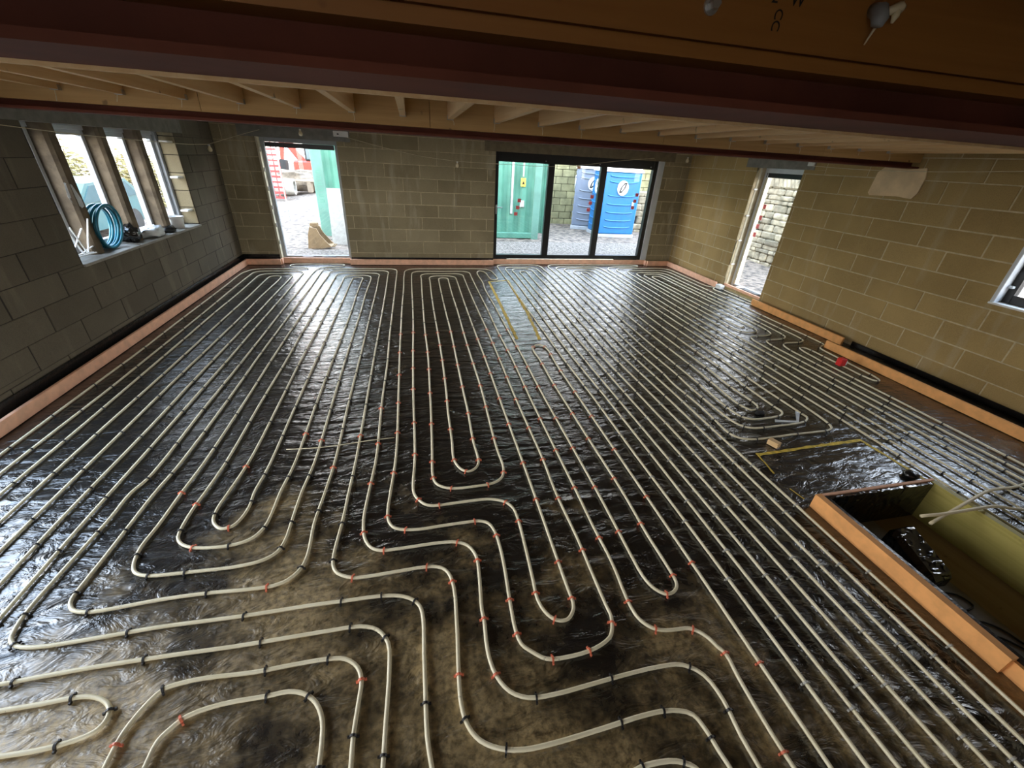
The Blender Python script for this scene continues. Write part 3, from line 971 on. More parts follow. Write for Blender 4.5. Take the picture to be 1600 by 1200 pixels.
def cr(pts):
    """centripetal Catmull-Rom through the control points"""
    P = []
    for p in pts:
        v = Vector((p[0], p[1], p[2] if len(p) > 2 else PR + .001))
        if not P or (v - P[-1]).length > .012:
            P.append(v)
    P = [P[0] * 2 - P[1]] + P + [P[-1] * 2 - P[-2]]
    out = []
    for i in range(1, len(P) - 2):
        p0, p1, p2, p3 = P[i - 1:i + 3]
        t0 = 0
        t1 = t0 + max(1e-4, (p1 - p0).length ** .5)
        t2 = t1 + max(1e-4, (p2 - p1).length ** .5)
        t3 = t2 + max(1e-4, (p3 - p2).length ** .5)
        L = (p2 - p1).length
        n = max(3, min(8, int(L / .05)))
        for k in range(n):
            t = t1 + (t2 - t1) * k / n
            A1 = p0 * ((t1 - t) / (t1 - t0)) + p1 * ((t - t0) / (t1 - t0))
            A2 = p1 * ((t2 - t) / (t2 - t1)) + p2 * ((t - t1) / (t2 - t1))
            A3 = p2 * ((t3 - t) / (t3 - t2)) + p3 * ((t - t2) / (t3 - t2))
            B1 = A1 * ((t2 - t) / (t2 - t0)) + A2 * ((t - t0) / (t2 - t0))
            B2 = A2 * ((t3 - t) / (t3 - t1)) + A3 * ((t - t1) / (t3 - t1))
            out.append(B1 * ((t2 - t) / (t2 - t1)) + B2 * ((t - t1) / (t2 - t1)))
    out.append(P[-2])
    return out


def clip_geo(mb, pos=Vector((0, 0, 0)), ang=0.0):
    """staple clip straddling a pipe that runs along local x"""
    rot = Matrix.Rotation(ang, 3, 'Z')
    n = 6
    vs, fs = [], []
    w = .0042
    for k in range(n + 1):
        a = math.pi * k / n
        for rr in (PR + .0008, PR + .0052):
            for sx in (-w, w):
                vs.append(rot @ Vector((sx, rr * math.cos(a), rr * math.sin(a) * 1.02)) + pos)
    for k in range(n):
        i, j = k * 4, (k + 1) * 4
        fs += [(i + 2, i + 3, j + 3, j + 2), (i, i + 2, j + 2, j), (i + 3, i + 1, j + 1, j + 3)]
    mb.add(vs, fs)
    for s in (-1, 1):
        c = rot @ Vector((0, s * (PR + .0075), -.004)) + pos
        mb.obox(c, (.007, .011, .012), rot)
    return mb


def clip_mesh(mat):
    me = bpy.data.meshes.new('pipe_clip')
    mb = clip_geo(MB())
    me.from_pydata(mb.v, [], mb.f)
    me.materials.append(M[mat])
    return me


CLIP = {k: clip_mesh(k) for k in ('clip_red', 'clip_dark', 'clip_grey')}
NPIPE = [0]


def make_pipe(label, pts, clips, group='underfloor heating pipes', every=.42):
    path = cr(pts)
    NPIPE[0] += 1
    r = random.Random(NPIPE[0])
    mb = MB()
    mb.tube(path, PR, 8)
    o = mb.build('heating_pipe', 'pipe', smooth=True, origin=(path[0].x, path[0].y, 0))
    tag(o, label, 'pipe', group)
    far = {}
    acc = r.uniform(.1, .3)
    last = None
    for i in range(1, len(path) - 1):
        a, b, c = path[i - 1], path[i], path[i + 1]
        d1, d2 = (b - a), (c - b)
        acc += d1.length
        ang = d1.angle(d2, 0)
        curv = ang / max(.01, d2.length)
        lim = every * (.42 if curv > 1.6 else 1) * r.uniform(.85, 1.15)
        if acc < lim:
            continue
        acc = 0
        if b.y > 6.6 or b.y < .15 or b.z > .05:
            continue
        cm = clips(b, r)
        t = (c - a).normalized()
        an = math.atan2(t.y, t.x)
        if b.y < 4.2:
            k = bpy.data.objects.new('pipe_clip', CLIP[cm])
            k.location = b - world_loc(o)
            k.rotation_euler = (0, 0, an + r.uniform(-.12, .12))
            k.parent = o
            COL.objects.link(k)
        else:
            clip_geo(far.setdefault(cm, MB()), b, an)
    for cm, m2 in far.items():
        tag(m2.build('pipe_clips', cm, o), kind='stuff')
    return o


def dark(b, r):
    return 'clip_dark'


def mostly_dark(b, r):
    if b.x > -.47 and b.y < 3.6:
        return 'clip_red' if b.y > .86 else 'clip_dark'
    return 'clip_red' if r.random() < .28 and b.y < 3 else 'clip_dark'


def redc(b, r):
    return 'clip_red' if b.y < 5 else 'clip_dark'


def greyc(b, r):
    return 'clip_grey' if b.y < 3 else 'clip_dark'


def rev(l):
    return list(reversed(l))


NY = 2.5   # where traced near bends take over from straight runs

# left group, running out of the left of the view
make_pipe('cream heating pipe hugging the left wall and looping into the glazed door recess',
          strand('A1', 1.35, 7.9) + [(-2.90, 8.0), (-2.83, 8.13), (-2.70, 8.18), (-2.3, 8.18), (-2.05, 8.17), (-1.95, 8.21), (-1.98, 8.27), (-2.15, 8.32), (-2.27, 8.37), (-2.30, 8.44),
                                   (-2.25, 8.53), (-2.1, 8.55), (-1.8, 8.55), (-1.5, 8.55), (-1.38, 8.53), (-1.35, 8.46), (-1.40, 8.38), (-1.55, 8.345), (-1.68, 8.31), (-1.77, 8.2), (-1.80, 8.0)]
          + strand('A1r', 7.6, NY) + S['A1rS'], dark)
make_pipe('cream heating pipe forming the second loop in from the left wall',
          strand('A2', 1.35, 7.75) + uturn('A2', 'A2r', 8.02) + strand('A2r', 7.7, 1.36), dark)
make_pipe('cream heating pipe forming the third loop in from the left wall',
          strand('A3', 1.35, 7.6) + uturn('A3', 'A3r', 7.84) + strand('A3r', 7.5, 1.36), dark)
make_pipe('cream heating pipe forming the narrow innermost loop by the left wall',
          strand('A4', 1.35, 7.4) + uturn('A4', 'A5', 7.69) + strand('A5', 7.4, 1.36), dark)
# spiral left of centre
make_pipe('cream heating pipe spiral left of centre with stepped bends towards the foreground',
          rev(S['B1rS']) + strand('B1r', NY, 8.0) + uturn('B1r', 'B1', 8.2) + strand('B1', 7.9, 2.6) + S['B1B3r'] + strand('B3r', 2.5, 7.6)
          + uturn('B3r', 'B3', 7.87) + strand('B3', 7.6, 2.6) + S['B3B5r'] + strand('B5r', 2.5, 7.4) + uturn('B5r', 'B5', 7.58) + strand('B5', 7.3, 2.5)
          + rev(S['B4B5']) + strand('B4', 2.6, 7.4) + uturn('B4', 'B4r', 7.71) + strand('B4r', 7.4, 2.5) + rev(S['B2B4r']) + strand('B2', 2.6, 7.8)
          + uturn('B2', 'B2r', 8.05) + strand('B2r', 7.7, NY) + S['B2rS'], mostly_dark)
# spiral in the centre
make_pipe('central cream heating pipe spiral held by red clips, hooked by the yellow outline',
          strand('D1', .0, .1)[:0] + [(1.43, .1)] + [(1.432, .6), (1.436, 1.2), (1.438, 1.9), (1.44, 2.6)] + rev(S['Utop']) + [(1.283, 3.0), (1.286, 2.5)] + rev(S['C1rU'])
          + strand('C1r', 2.4, 6.8) + [(1.13, 7.2), (1.12, 7.7), (1.13, 7.92), (1.19, 8.03), (1.25, 8.0), (1.29, 7.86), (1.30, 7.6), (1.32, 7.42), (1.38, 7.37), (1.44, 7.44), (1.45, 7.6), (1.44, 7.85), (1.42, 8.03), (1.34, 8.16), (1.2, 8.2), (.8, 8.21), (.3, 8.21), (0, 8.20), (-.13, 8.16), (-.21, 8.05)]
          + strand('C1', 7.7, 2.5) + S['C1C3r'] + strand('C3r', 2.3, 7.6) + uturn('C3r', 'C3', 7.82) + strand('C3', 7.5, 3.4) + S['C3C5r'] + strand('C5r', 3.4, 7.3)
          + uturn('C5r', 'C5', 7.52) + strand('C5', 7.2, 3.4) + rev(S['C4C5']) + strand('C4', 3.4, 7.4) + uturn('C4', 'C4r', 7.66) + strand('C4r', 7.3, 2.4) + rev(S['C2C4r'])
          + strand('C2', 2.5, 7.8) + uturn('C2', 'C2r', 8.0) + strand('C2r', 7.6, 2.3) + S['C2rS'], redc)
# four nested runs to the sliding door
for i, (a, b, y, lab) in enumerate([('D1', 'D1r', 8.53, 'outermost of four nested loops left of the sliding door'),
                                    ('D2', 'D2r', 8.33, 'second of four nested loops left of the sliding door'),
                                    ('D3', 'D3r', 8.22, 'third of four nested loops left of the sliding door'),
                                    ('D4', 'D4r', 8.0, 'innermost of four nested loops left of the sliding door')]):
    make_pipe('cream heating pipe, ' + lab, strand(a, -.2, y - .4) + uturn(a, b, y) + strand(b, y - .4, -.2), greyc)
# spiral right of centre
make_pipe('cream heating pipe spiral right of centre whose near bends sit by the wood offcut',
          strand('F2', .3, 7.9) + [(3.97, 8.15), (4.05, 8.30), (4.25, 8.37), (4.6, 8.38), (4.78, 8.41), (4.82, 8.47), (4.77, 8.53), (4.5, 8.55), (4.0, 8.55), (3.4, 8.55), (2.95, 8.55), (2.78, 8.52), (2.71, 8.42)]
          + strand('E1', 8.1, 3.5) + S['E1'] + strand('E1r', 3.5, 7.9) + uturn('E1r', 'E3', 8.24) + strand('E3', 7.9, 3.5) + S['E3'] + strand('E3r', 3.5, 7.7)
          + uturn('E3r', 'E4r', 7.91) + strand('E4r', 7.6, 3.5) + rev(S['E4']) + strand('E4', 3.5, 7.8) + uturn('E4', 'E2r', 8.07) + strand('E2r', 7.8, 3.5)
          + rev(S['E2']) + strand('E2', 3.5, 8.0) + uturn('E2', 'F1', 8.37) + strand('F1', 8.0, .3), dark)
# right-hand group with the wavy bends
make_pipe('cream heating pipe from the pit side running to the white box at the right-hand door',
          strand('F3', .3, 7.9) + uturn('F3', 5.41, 8.24, .2) + [(5.42, 7.7), (5.42, 7.2), (5.42, 6.95), (5.46, 6.82), (5.55, 6.76)], dark)
make_pipe('cream heating pipe with the outermost wavy bend and a long hairpin beside the orange strip',
          strand('F4', .3, 7.7) + uturn('F4', 5.27, 8.05, .2) + [(5.27, 7.4), (5.27, 6.4), (5.27, 5.4), (5.28, 4.6), (5.28, 4.2), (5.26, 4.04), (5.16, 3.99), (5.09, 3.93), (5.07, 3.8), (5.06, 3.6), (5.04, 3.3),
                                                               (5.03, 3.15), (4.99, 3.06), (4.93, 3.06), (4.90, 3.15), (4.90, 3.4), (4.90, 3.7), (4.90, 3.88), (4.87, 3.97), (4.81, 3.98), (4.77, 3.9), (4.75, 3.7)]
          + strand('F8', 3.4, .3), dark)
make_pipe('cream heating pipe with two shallow wavy bends and the tangled turn before them',
          strand('F7', .3, 3.7) + [(4.61, 3.95), (4.65, 4.08), (4.74, 4.14), (4.85, 4.145), (4.98, 4.15), (5.08, 4.20), (5.11, 4.32), (5.11, 4.6), (5.11, 5.2), (5.11, 6.2), (5.11, 7.2)]
          + rev(uturn('F5', 5.11, 7.88, .2)) + strand('F5', 7.4, 5.2)[:-1] + [(4.37, 4.95), (4.36, 4.72), (4.40, 4.58), (4.50, 4.53), (4.62, 4.55), (4.69, 4.63), (4.70, 4.8), (4.69, 5.2), (4.67, 6.0), (4.65, 7.0)]
          + uturn('F7', 4.84, 7.58, .1) + [(4.85, 6.8), (4.85, 6.0), (4.85, 5.2), (4.85, 4.75), (4.83, 4.55), (4.78, 4.45), (4.66, 4.41), (4.52, 4.41), (4.41, 4.39), (4.36, 4.32), (4.345, 4.15)]
          + strand('F5', 3.8, .3), dark)
make_pipe('cream heating pipe with the middle wavy bend on the right-hand side',
          [(4.60, 4.78), (4.54, 4.72), (4.50, 4.80), (4.51, 5.2), (4.52, 6.0), (4.53, 7.0)] + uturn('F6', 4.96, 7.75, .15)
          + [(4.97, 6.8), (4.97, 5.8), (4.97, 5.0), (4.96, 4.55), (4.93, 4.36), (4.85, 4.29), (4.72, 4.27), (4.59, 4.265), (4.51, 4.22), (4.475, 4.1)] + strand('F6', 3.8, .3), dark)
make_pipe('small cream pipe hairpin lying along the foot of the right-hand door',
          [(5.52, 6.72), (5.46, 6.68), (5.43, 6.60), (5.44, 6.48), (5.47, 6.2), (5.48, 5.9), (5.50, 5.74), (5.55, 5.68), (5.60, 5.75), (5.61, 6.0), (5.61, 6.4), (5.62, 6.68)], dark)
# pipes in the near left corner
make_pipe('cream pipe with one stepped bend, second up from the bottom left corner', [(-1.93, 1.266)] + S['h1'] + [(-.23, .2)], dark)
make_pipe('cream pipe arch at the bottom left enclosing a smaller arch', [(-1.19, .3)] + S['h2'] + [(-.34, .2)], mostly_dark)
make_pipe('innermost cream pipe arch at the bottom left over dusty film', [(-1.06, .3)] + S['h3'] + [(-.445, .2)], mostly_dark)
make_pipe('cream pipe hairpin entering from the left edge at the bottom corner', [(-1.9, 1.16)] + S['h4'] + [(-1.9, 1.0)], dark)
make_pipe('short arc of cream pipe cut by the bottom edge of the view', [(.45, .3)] + S['h5'] + [(.95, .2)], dark)

# ------------------------------------------------------------------ manifold pit
pit = empty('manifold_pit', (3.07, .57, -.22), 'sunken timber-lined box with an orange rim in the floor at the right', 'floor box')
x0, y0, x1, y1 = PIT
MB().box(x0 - .045, .50, -.02, x0, y1 + .02, .105).build('rim_board', 'insul_warm', pit)
MB().box(x0 - .02, y0, -.02, x0 + .005, .50, .085).build('rim_board', 'insul_warm', pit)
MB().box(x0, y0, -.24, x0 + .03, y1, .10).build('side_board', 'dpm', pit)
MB().box(x0 + .03, y1 - .025, -.24, x1 - .03, y1, .095).build('end_board', 'film', pit)
MB().box(x0, y1, -.02, x1, y1 + .018, .105).build('rim_strip', 'insul', pit)
MB().box(x1 - .03, y0, -.24, x1 + .015, y1 + .018, .10).build('side_board', 'treated', pit)
MB().box(x0, y0 - .03, -.24, x1, y0, .06).build('end_board', 'dpm', pit)
MB().box(x0 + .03, y0, -.24, x0 + .58, y1, -.21).build('base_board', 'concrete', pit)
MB().box(x0 + .58, y0, -.24, x1 - .03, y1, -.215).build('base_board', 'brown_board', pit)


def crumple(c, s, seed, nu=14, nv=9, amp=.25, flat=-1e9):
    """crumpled bag-like closed lump"""
    mb = MB()
    vs, fs = [], []
    for j in range(nv + 1):
        th = math.pi * j / nv
        for i in range(nu):
            ph = 2 * math.pi * i / nu
            d = Vector((math.sin(th) * math.cos(ph), math.sin(th) * math.sin(ph), math.cos(th)))
            k = 1 + amp * mnoise.noise(d * 1.9 + Vector((seed, 0, 0))) + amp * .7 * mnoise.noise(d * 5 + Vector((0, seed, 0)))
            p = Vector((d.x * s[0] * k, d.y * s[1] * k, d.z * s[2] * k)) + Vector(c)
            p.z = max(p.z, flat)
            vs.append(p)
    for j in range(nv):
        for i in range(nu):
            fs.append((j * nu + i, (j + 1) * nu + i, (j + 1) * nu + (i + 1) % nu, j * nu + (i + 1) % nu))
    return mb.add(vs, fs)


q = MB()
q.bbox(2.88, .98, -.205, 3.08, 1.30, .02, b=.03)
for i, p in enumerate(q.v):
    n = mnoise.noise_vector(Vector(p) * 9) * .012
    q.v[i] = (p[0] + n.x, p[1] + n.y, p[2] + n.z + (-.09 if p[1] < 1.1 and p[2] > -.1 else 0))
tag(q.build('wrapped_bundle', 'film'), 'shiny black plastic wrapped bundle inside the pit', 'bundle')
tag(crumple((3.38, .55, -.15), (.10, .16, .075), 4.2, flat=-.212).build('plastic_bag', 'dpm', smooth=True), 'crumpled black plastic bag at the near end of the pit', 'bag')
for k, (pts, lab) in enumerate([([(3.02, .96, -.203), (3.09, .93, -.203), (3.11, .86, -.203), (3.03, .84, -.203)], 'hooked offcut of black cable beside the wrapped bundle'),
                                ([(2.95, .76, -.203), (3.02, .78, -.203), (3.10, .72, -.203), (3.13, .62, -.203)], 'curved offcut of black cable lying further along the pit base'),
                                ([(2.97, .72, -.203), (3.04, .68, -.203), (3.10, .60, -.203), (3.12, .55, -.203)], 'straighter offcut of black cable nearest the black bag')]):
    m2 = MB()
    m2.tube(cr(pts), .005, 6)
    tag(m2.build('cable_offcut', 'rubber', smooth=True), lab, 'cable')
for pts, lab in [([(3.10, 1.29, .085), (3.22, 1.27, .10), (3.45, 1.25, .125), (3.65, 1.25, .12), (3.95, 1.24, .05), (4.2, 1.22, .0125), (4.6, 1.15, .0115)], 'loose cream pipe end over the pit, the one with the upper tip'),
                 ([(3.11, 1.235, .075), (3.25, 1.26, .095), (3.48, 1.30, .135), (3.75, 1.36, .13), (4.05, 1.42, .06), (4.3, 1.45, .0125), (4.7, 1.5, .0115)], 'loose cream pipe end over the pit, the one with the lower tip')]:
    m2 = MB()
    m2.tube(cr(pts), .0105, 8)
    tag(m2.build('pipe_tail', 'cream', smooth=True), lab, 'pipe')

# ------------------------------------------------------------------ small things on the floor
def paint(pts, w, lab, seed):
    r = random.Random(seed)
    mb = MB()
    P = []
    for (xa, ya), (xb, yb) in zip(pts[:-1], pts[1:]):
        n = max(2, int(math.hypot(xb - xa, yb - ya) / .04))
        for i in range(n):
            P.append(Vector((xa + (xb - xa) * i / n, ya + (yb - ya) * i / n, 0)))
    P.append(Vector((*pts[-1], 0)))
    vs, fs = [], []
    for i, p in enumerate(P):
        t = (P[min(i + 1, len(P) - 1)] - P[max(0, i - 1)]).normalized()
        nrm = Vector((-t.y, t.x, 0))
        for s in (-1, 1):
            qv = p + nrm * s * (w / 2) * r.uniform(.65, 1.25)
            qv.z = fh(qv.x, qv.y) + .0022
            vs.append(qv)
    for i in range(len(P) - 1):
        fs.append((2 * i, 2 * i + 1, 2 * i + 3, 2 * i + 2))
    mb.add(vs, fs)
    o = mb.build('yellow_marking', 'yellow_paint')
    tag(o, lab, 'paint line')


paint([(1.17, 4.62), (1.22, 5.9), (1.26, 7.30), (1.62, 7.38), (1.60, 6.8), (1.55, 5.6), (1.46, 4.58)], .045, 'long narrow yellow painted outline near the sliding door', 1)
paint([(2.59, 2.11), (3.1, 2.135), (3.665, 2.15), (3.685, 1.9), (3.69, 1.63)], .032, 'yellow painted line round two sides of the floor by the pit', 2)
paint([(2.585, 2.13), (2.545, 1.89)], .016, 'thin yellow painted dash below the wood offcut', 3)
paint([(2.535, 1.73), (2.55, 1.62)], .014, 'short yellow painted dash touching the pit corner', 4)

wb = MB()
wb.obox((2.81, 2.20, .022), (.05, .085, .045), Matrix.Rotation(.35, 3, 'Z'))
wb.obox((2.805, 2.155, .03), (.04, .012, .02), Matrix.Rotation(.35, 3, 'Z'))
tag(wb.build('wood_offcut', 'joist'), 'small wooden offcut beside the yellow outline', 'wood block')
rb = empty('plastic_box', (4.85, 3.44, 0.02), 'small red plastic box on the pipes near the right wall', 'box')
MB().bbox(4.805, 3.40, .022, 4.885, 3.47, .115, b=.008).build('case', 'red', rb)
MB().bbox(4.888, 3.41, .03, 4.915, 3.46, .085, b=.004).build('cover', 'white', rb)
jb = empty('junction_box', (5.61, 6.70, 0), 'white plastic box on the floor at the right-hand door jamb', 'box')
MB().bbox(5.56, 6.63, .0, 5.66, 6.765, .075, b=.006).build('case', 'white', jb)
MB().bbox(5.575, 6.645, .075, 5.645, 6.75, .082, b=.003).build('lid', 'white', jb)
tag(crumple((3.60, 1.69, .02), (.055, .05, .03), 8.8, flat=.0).build('tape_ball', 'dpm', smooth=True), 'balled-up black tape at the far corner of the pit', 'tape')
m2 = MB()
m2.add([(3.10, 2.50, .004), (3.32, 2.46, .006), (3.44, 2.58, .02), (3.40, 2.60, .035), (3.31, 2.48, .012), (3.12, 2.53, .008)], [(0, 1, 4, 5), (1, 2, 3, 4)])
m2.add([(3.10, 2.50, .001), (3.32, 2.46, .003), (3.44, 2.58, .017), (3.40, 2.60, .032), (3.31, 2.48, .009), (3.12, 2.53, .005)], [(5, 4, 1, 0), (4, 3, 2, 1)])
tag(m2.build('film_offcut', 'clear_film'), 'bent scrap of clear film beside the right-hand near bends', 'plastic scrap')
tag(crumple((3.06, 2.645, .01), (.05, .025, .02), 2.3, flat=0).build('tape_lump', 'rubber', smooth=True), 'black lump of tape inside the innermost right-hand bend', 'tape')
m2 = MB()
m2.tube(cr([(-1.02, 2.70, .008), (-.8, 2.66, .03), (-.6, 2.68, .026), (-.42, 2.70, .028), (-.25, 2.74, .006)]), .0035, 5)
tag(m2.build('loose_wire', 'cord', smooth=True), 'thin loose cream wire lying across the pipes left of centre', 'wire')

# ------------------------------------------------------------------ things on the window sill
SZ = .873
coil = empty('pipe_coil', (XL - .13, 5.50, SZ), 'coil of teal-blue pipe standing on the window sill', 'pipe coil')
for k in range(5):
    m2 = MB()
    rr = .215 - .012 * (k % 2)
    off = (k - 2) * .027
    pts = []
    for i in range(37):
        a = 2 * math.pi * i / 36
        pts.append((XL - .13 + off + .05 * math.sin(a) * .6, 5.50 + rr * math.cos(a) * .95, SZ + .235 + rr * math.sin(a) - .006 * (k % 2)))
    m2.tube(pts, .0135, 8, caps=False)
    m2.build('turn', 'blue_hose', coil, True)
m2 = MB()
m2.tube(cr([(XL - .10, 5.60, SZ + .04), (XL - .02, 5.66, SZ + .03), (XL + .04, 5.70, SZ + .01)]), .008, 6)
m2.build('loose_end', 'steel', coil, True)
tag(crumple((XL - .13, 5.90, SZ + .09), (.09, .12, .10), 1.5, 18, 12, .4, SZ).build('plastic_bag', 'film', smooth=True), 'crumpled shiny black plastic bag on the window sill beside the coil', 'bag')
tag(crumple((XL - .10, 6.28, SZ + .055), (.11, .19, .06), 6.1, 20, 10, .5, SZ).build('plastic_sheet', 'clear_film', smooth=True), 'crumpled white plastic sheet spilling over the window sill edge', 'plastic sheet')
tag(crumple((XL - .08, 6.62, SZ + .035), (.09, .10, .04), 3.9, 12, 8, .4, SZ).build('crumpled_wrapper', 'dpm', smooth=True), 'small dark crumpled wrapper on the sill before the white tub', 'wrapper')
tub = empty('plastic_tub', (XL - .12, 6.98, SZ), 'small white plastic tub on the far end of the window sill', 'tub')
MB().lathe([(0, 0), (.075, 0), (.095, .15), (.09, .15), (.072, .008), (0, .008)], (XL - .12, 6.98, SZ), 20).build('pot', 'white', tub, True)
MB().lathe([(.094, .135), (.103, .135), (.103, .155), (.094, .155)], (XL - .12, 6.98, SZ), 20).build('rim', 'white', tub, True)
sr = random.Random(3)
for i in range(11):
    a = sr.uniform(-.5, .5)
    y = sr.uniform(4.86, 5.12)
    L_ = sr.uniform(.18, .42)
    ti = sr.uniform(.05, 1.2) if i < 9 else 0.02
    x = XL - .20 + .012 * i
    m2 = MB()
    p0 = Vector((x, y, SZ + .006 + .004 * i))
    p1 = p0 + Vector((math.sin(a) * .12, (L_ * math.cos(ti)) * (1 if i % 2 else -.6), L_ * math.sin(ti)))
    p1.y = min(max(p1.y, 4.81), 5.24)
    dd = (p1 - p0)
    mt = dd.to_track_quat('X', 'Z').to_matrix()
    m2.obox((p0 + p1) / 2, (dd.length, .014, .008), mt)
    tag(m2.build('trunking_offcut', 'white'), 'thin white plastic trunking offcut in the heap at the near end of the sill', 'trunking', 'white trunking offcuts on the sill')
m2 = MB()
m2.add([(XL - .135, 5.20, 1.55), (XL - .10, 5.235, 1.53), (XL - .085, 5.26, 1.40), (XL - .10, 5.285, 1.33), (XL - .12, 5.22, 1.30), (XL - .145, 5.19, 1.42)], [(0, 1, 2, 5), (5, 2, 3, 4)])
m2.add([(XL - .138, 5.20, 1.55), (XL - .103, 5.235, 1.53), (XL - .088, 5.26, 1.40), (XL - .103, 5.285, 1.33), (XL - .123, 5.22, 1.30), (XL - .148, 5.19, 1.42)], [(5, 2, 1, 0), (4, 3, 2, 5)])
tag(m2.build('film_strip', 'clear_film'), 'strip of torn clear film hanging on the nearest mullion', 'plastic scrap')

# ------------------------------------------------------------------ festoon cord and its holders
def holder(p, lab, up=.03):
    e = empty('lamp_holder', p, lab, 'lamp holder', 'white lamp holders on the festoon cord')
    m3 = MB()
    m3.lathe([(0, -.055), (.022, -.05), (.032, -.03), (.030, -.008), (.018, .012), (.014, .03), (0, .03)], p, 14)
    m3.build('globe', 'cream', e, True)
    MB().lathe([(0, .025), (.016, .025), (.016, .045), (.006, .05), (0, .05)], p, 10).build('cap', 'white', e, True)


def cord(pts, lab):
    m3 = MB()
    m3.tube(cr(pts), .0035, 5)
    tag(m3.build('festoon_cord', 'cord', smooth=True), lab, 'cord')


cord([(XL + .03, 4.5, 2.0), (XL + .03, 5.4, 1.96), (XL + .03, 6.6, 1.93), (XL + .04, 7.6, 1.91), (XL + .06, 8.28, 1.92)], 'thin cord slung across the mullioned window')
cord([(XL + .06, 8.28, 1.92), (-2.9, 8.5, 2.0), (-2.6, D - .03, 2.11), (-2.4, D - .02, 2.17)], 'cream cord rising from the corner to the lintel of the glazed door')
cord([(-1.05, D - .02, 2.14), (-.5, D - .03, 2.03), (.2, D - .03, 1.92), (.84, D - .05, 1.87)], 'cream cord sagging across the wall between the two far doors')
cord([(.84, D - .05, 1.87), (1.8, D - .06, 1.865), (2.6, D - .06, 1.87), (3.22, D - .06, 1.92), (4.0, D - .06, 2.03), (4.8, D - .05, 2.12)], 'thin cord strung across the head of the sliding door')
cord([(XR - .03, 5.62, 2.10), (XR - .03, 4.83, 2.08), (XR - .03, 4.07, 2.085), (XR - .03, 3.2, 2.12), (XR - .03, 2.2, 2.16)], 'pale cord along the top of the right wall')
holder((XL + .06, 8.28, 1.87), 'pear-shaped holder hanging in the far left corner')
holder((-1.77, D - .05, 2.17), 'pear-shaped holder under the beam above the glazed door')
holder((.84, D - .05, 1.82), 'pear-shaped holder on the wall left of the sliding door')
holder((5.55, D - .05, 2.13), 'pear-shaped holder in the far right corner')
tag(MB().bbox(3.18, D - .07, 1.86, 3.25, D - .045, 1.91, b=.006).build('cord_connector', 'insul'), 'small pink connector on the cord before the sliding door', 'connector')
tb = empty('electrical_plate', (-1.13, D, 2.15), 'white plate on the wall at the top right of the glazed door', 'plate')
MB().bbox(-1.26, D - .022, 2.14, -1.02, D - .008, 2.225, b=.004).build('plate', 'white', tb)
MB().bbox(-1.2, D - .026, 2.17, -1.17, D - .022, 2.19, b=.002).build('screw', 'ink', tb)
tag(MB().bbox(XR - .03, 5.60, 2.10, XR - .006, 5.72, 2.15, b=.005).build('cord_connector', 'white'), 'white connector at the top right of the right-hand door', 'connector')

# pale plaster patch on the right wall
pp = MB()
poly = [(4.66, 1.83), (4.63, 1.80), (4.3, 1.815), (4.12, 1.80), (4.08, 1.86), (4.07, 2.02), (4.10, 2.12), (4.3, 2.10), (4.58, 2.115), (4.64, 2.06)]
pp.prism(poly, 'X', XR - .018, XR - .002)
tag(pp.build('plaster_patch', 'plaster'), 'pale sandy plaster patch high on the right wall', 'plaster patch')

# ------------------------------------------------------------------ outdoors
def gh(x, y):
    h = -.03 + .035 * mnoise.noise(Vector((x * .9, y * .9, 0))) + .02 * mnoise.noise(Vector((x * 3, y * 3, 5)))
    if x < -4:
        h -= .5 * min(1, (-4 - x) / 3.5)
    if y > 13 and x < 0:
        h += .0
    return h


mb = MB()
gx = sorted(set([-60, -40, -30, -24] + [round(-20 + .5 * i, 2) for i in range(65)] + [14, 18, 25, 40, 60]))
gy = sorted(set([-40, -25, -15, -8, -3.6] + [round(-3 + .6 * i, 2) for i in range(18)] + [round(8 + .4 * i, 2) for i in range(45)] + [28, 32, 40, 55, 80]))
for yy in gy:
    for xx in gx:
        inside = XL - .2 < xx < XR + .2 and YB - .2 < yy < D + .2
        mb.v.append((xx, yy, -.45 if inside else gh(xx, yy)))
for j in range(len(gy) - 1):
    for i in range(len(gx) - 1):
        a = j * len(gx) + i
        mb.f.append((a, a + 1, a + len(gx) + 1, a + len(gx)))
tag(mb.build('ground', 'mud', smooth=True, origin=(0, 0, 0)), 'muddy stony yard outside', kind='structure')
# doorstep aprons of gravel
tag(MB().box(1.0, D + TH, -.2, 7.5, 11.2, .012).build('gravel_apron', 'gravel'), 'gravel apron outside the sliding door', kind='structure')
tag(MB().box(-3.0, D + TH, -.2, .9, 9.9, .02).build('gravel_apron', 'gravel'), 'pale gravel strip outside the single glazed door', kind='structure')

# shipping container
CX0, CX1, CY = -2.33, 3.44, 11.9
ct = empty('shipping_container', (.55, CY + 1.2, -.05), 'green corrugated steel shipping container beyond both far doors', 'container')
mb = MB()
x = CX0 + .16
prof = []
while x < CX1 - .16:
    prof += [(x, 0), (x + .09, 0), (x + .16, .07), (x + .25, .07), (x + .32, 0)]
    x += .34
vs = []
for px, py in prof:
    vs += [(px, CY + .03 + py, .12), (px, CY + .03 + py, 2.42)]
mb.add(vs, [(2 * i, 2 * i + 2, 2 * i + 3, 2 * i + 1) for i in range(len(prof) - 1)])
mb.build('side_wall', 'green_steel', ct)
MB().box(CX0 + .1, CY + .16, .1, CX1 - .1, CY + 2.3, 2.45).build('inner_shell', 'green_steel', ct)
for xa, xb, mt in ((CX0, CX0 + .26, 'green_pale'), (CX1 - .2, CX1, 'green_pale')):
    MB().bbox(xa, CY, -.05, xb, CY + .2, 2.5, b=.012).build('corner_post', mt, ct)
MB().bbox(CX0 + .2, CY + .01, -.02, CX1 - .15, CY + .12, .13, b=.01).build('bottom_rail', 'green_steel', ct)
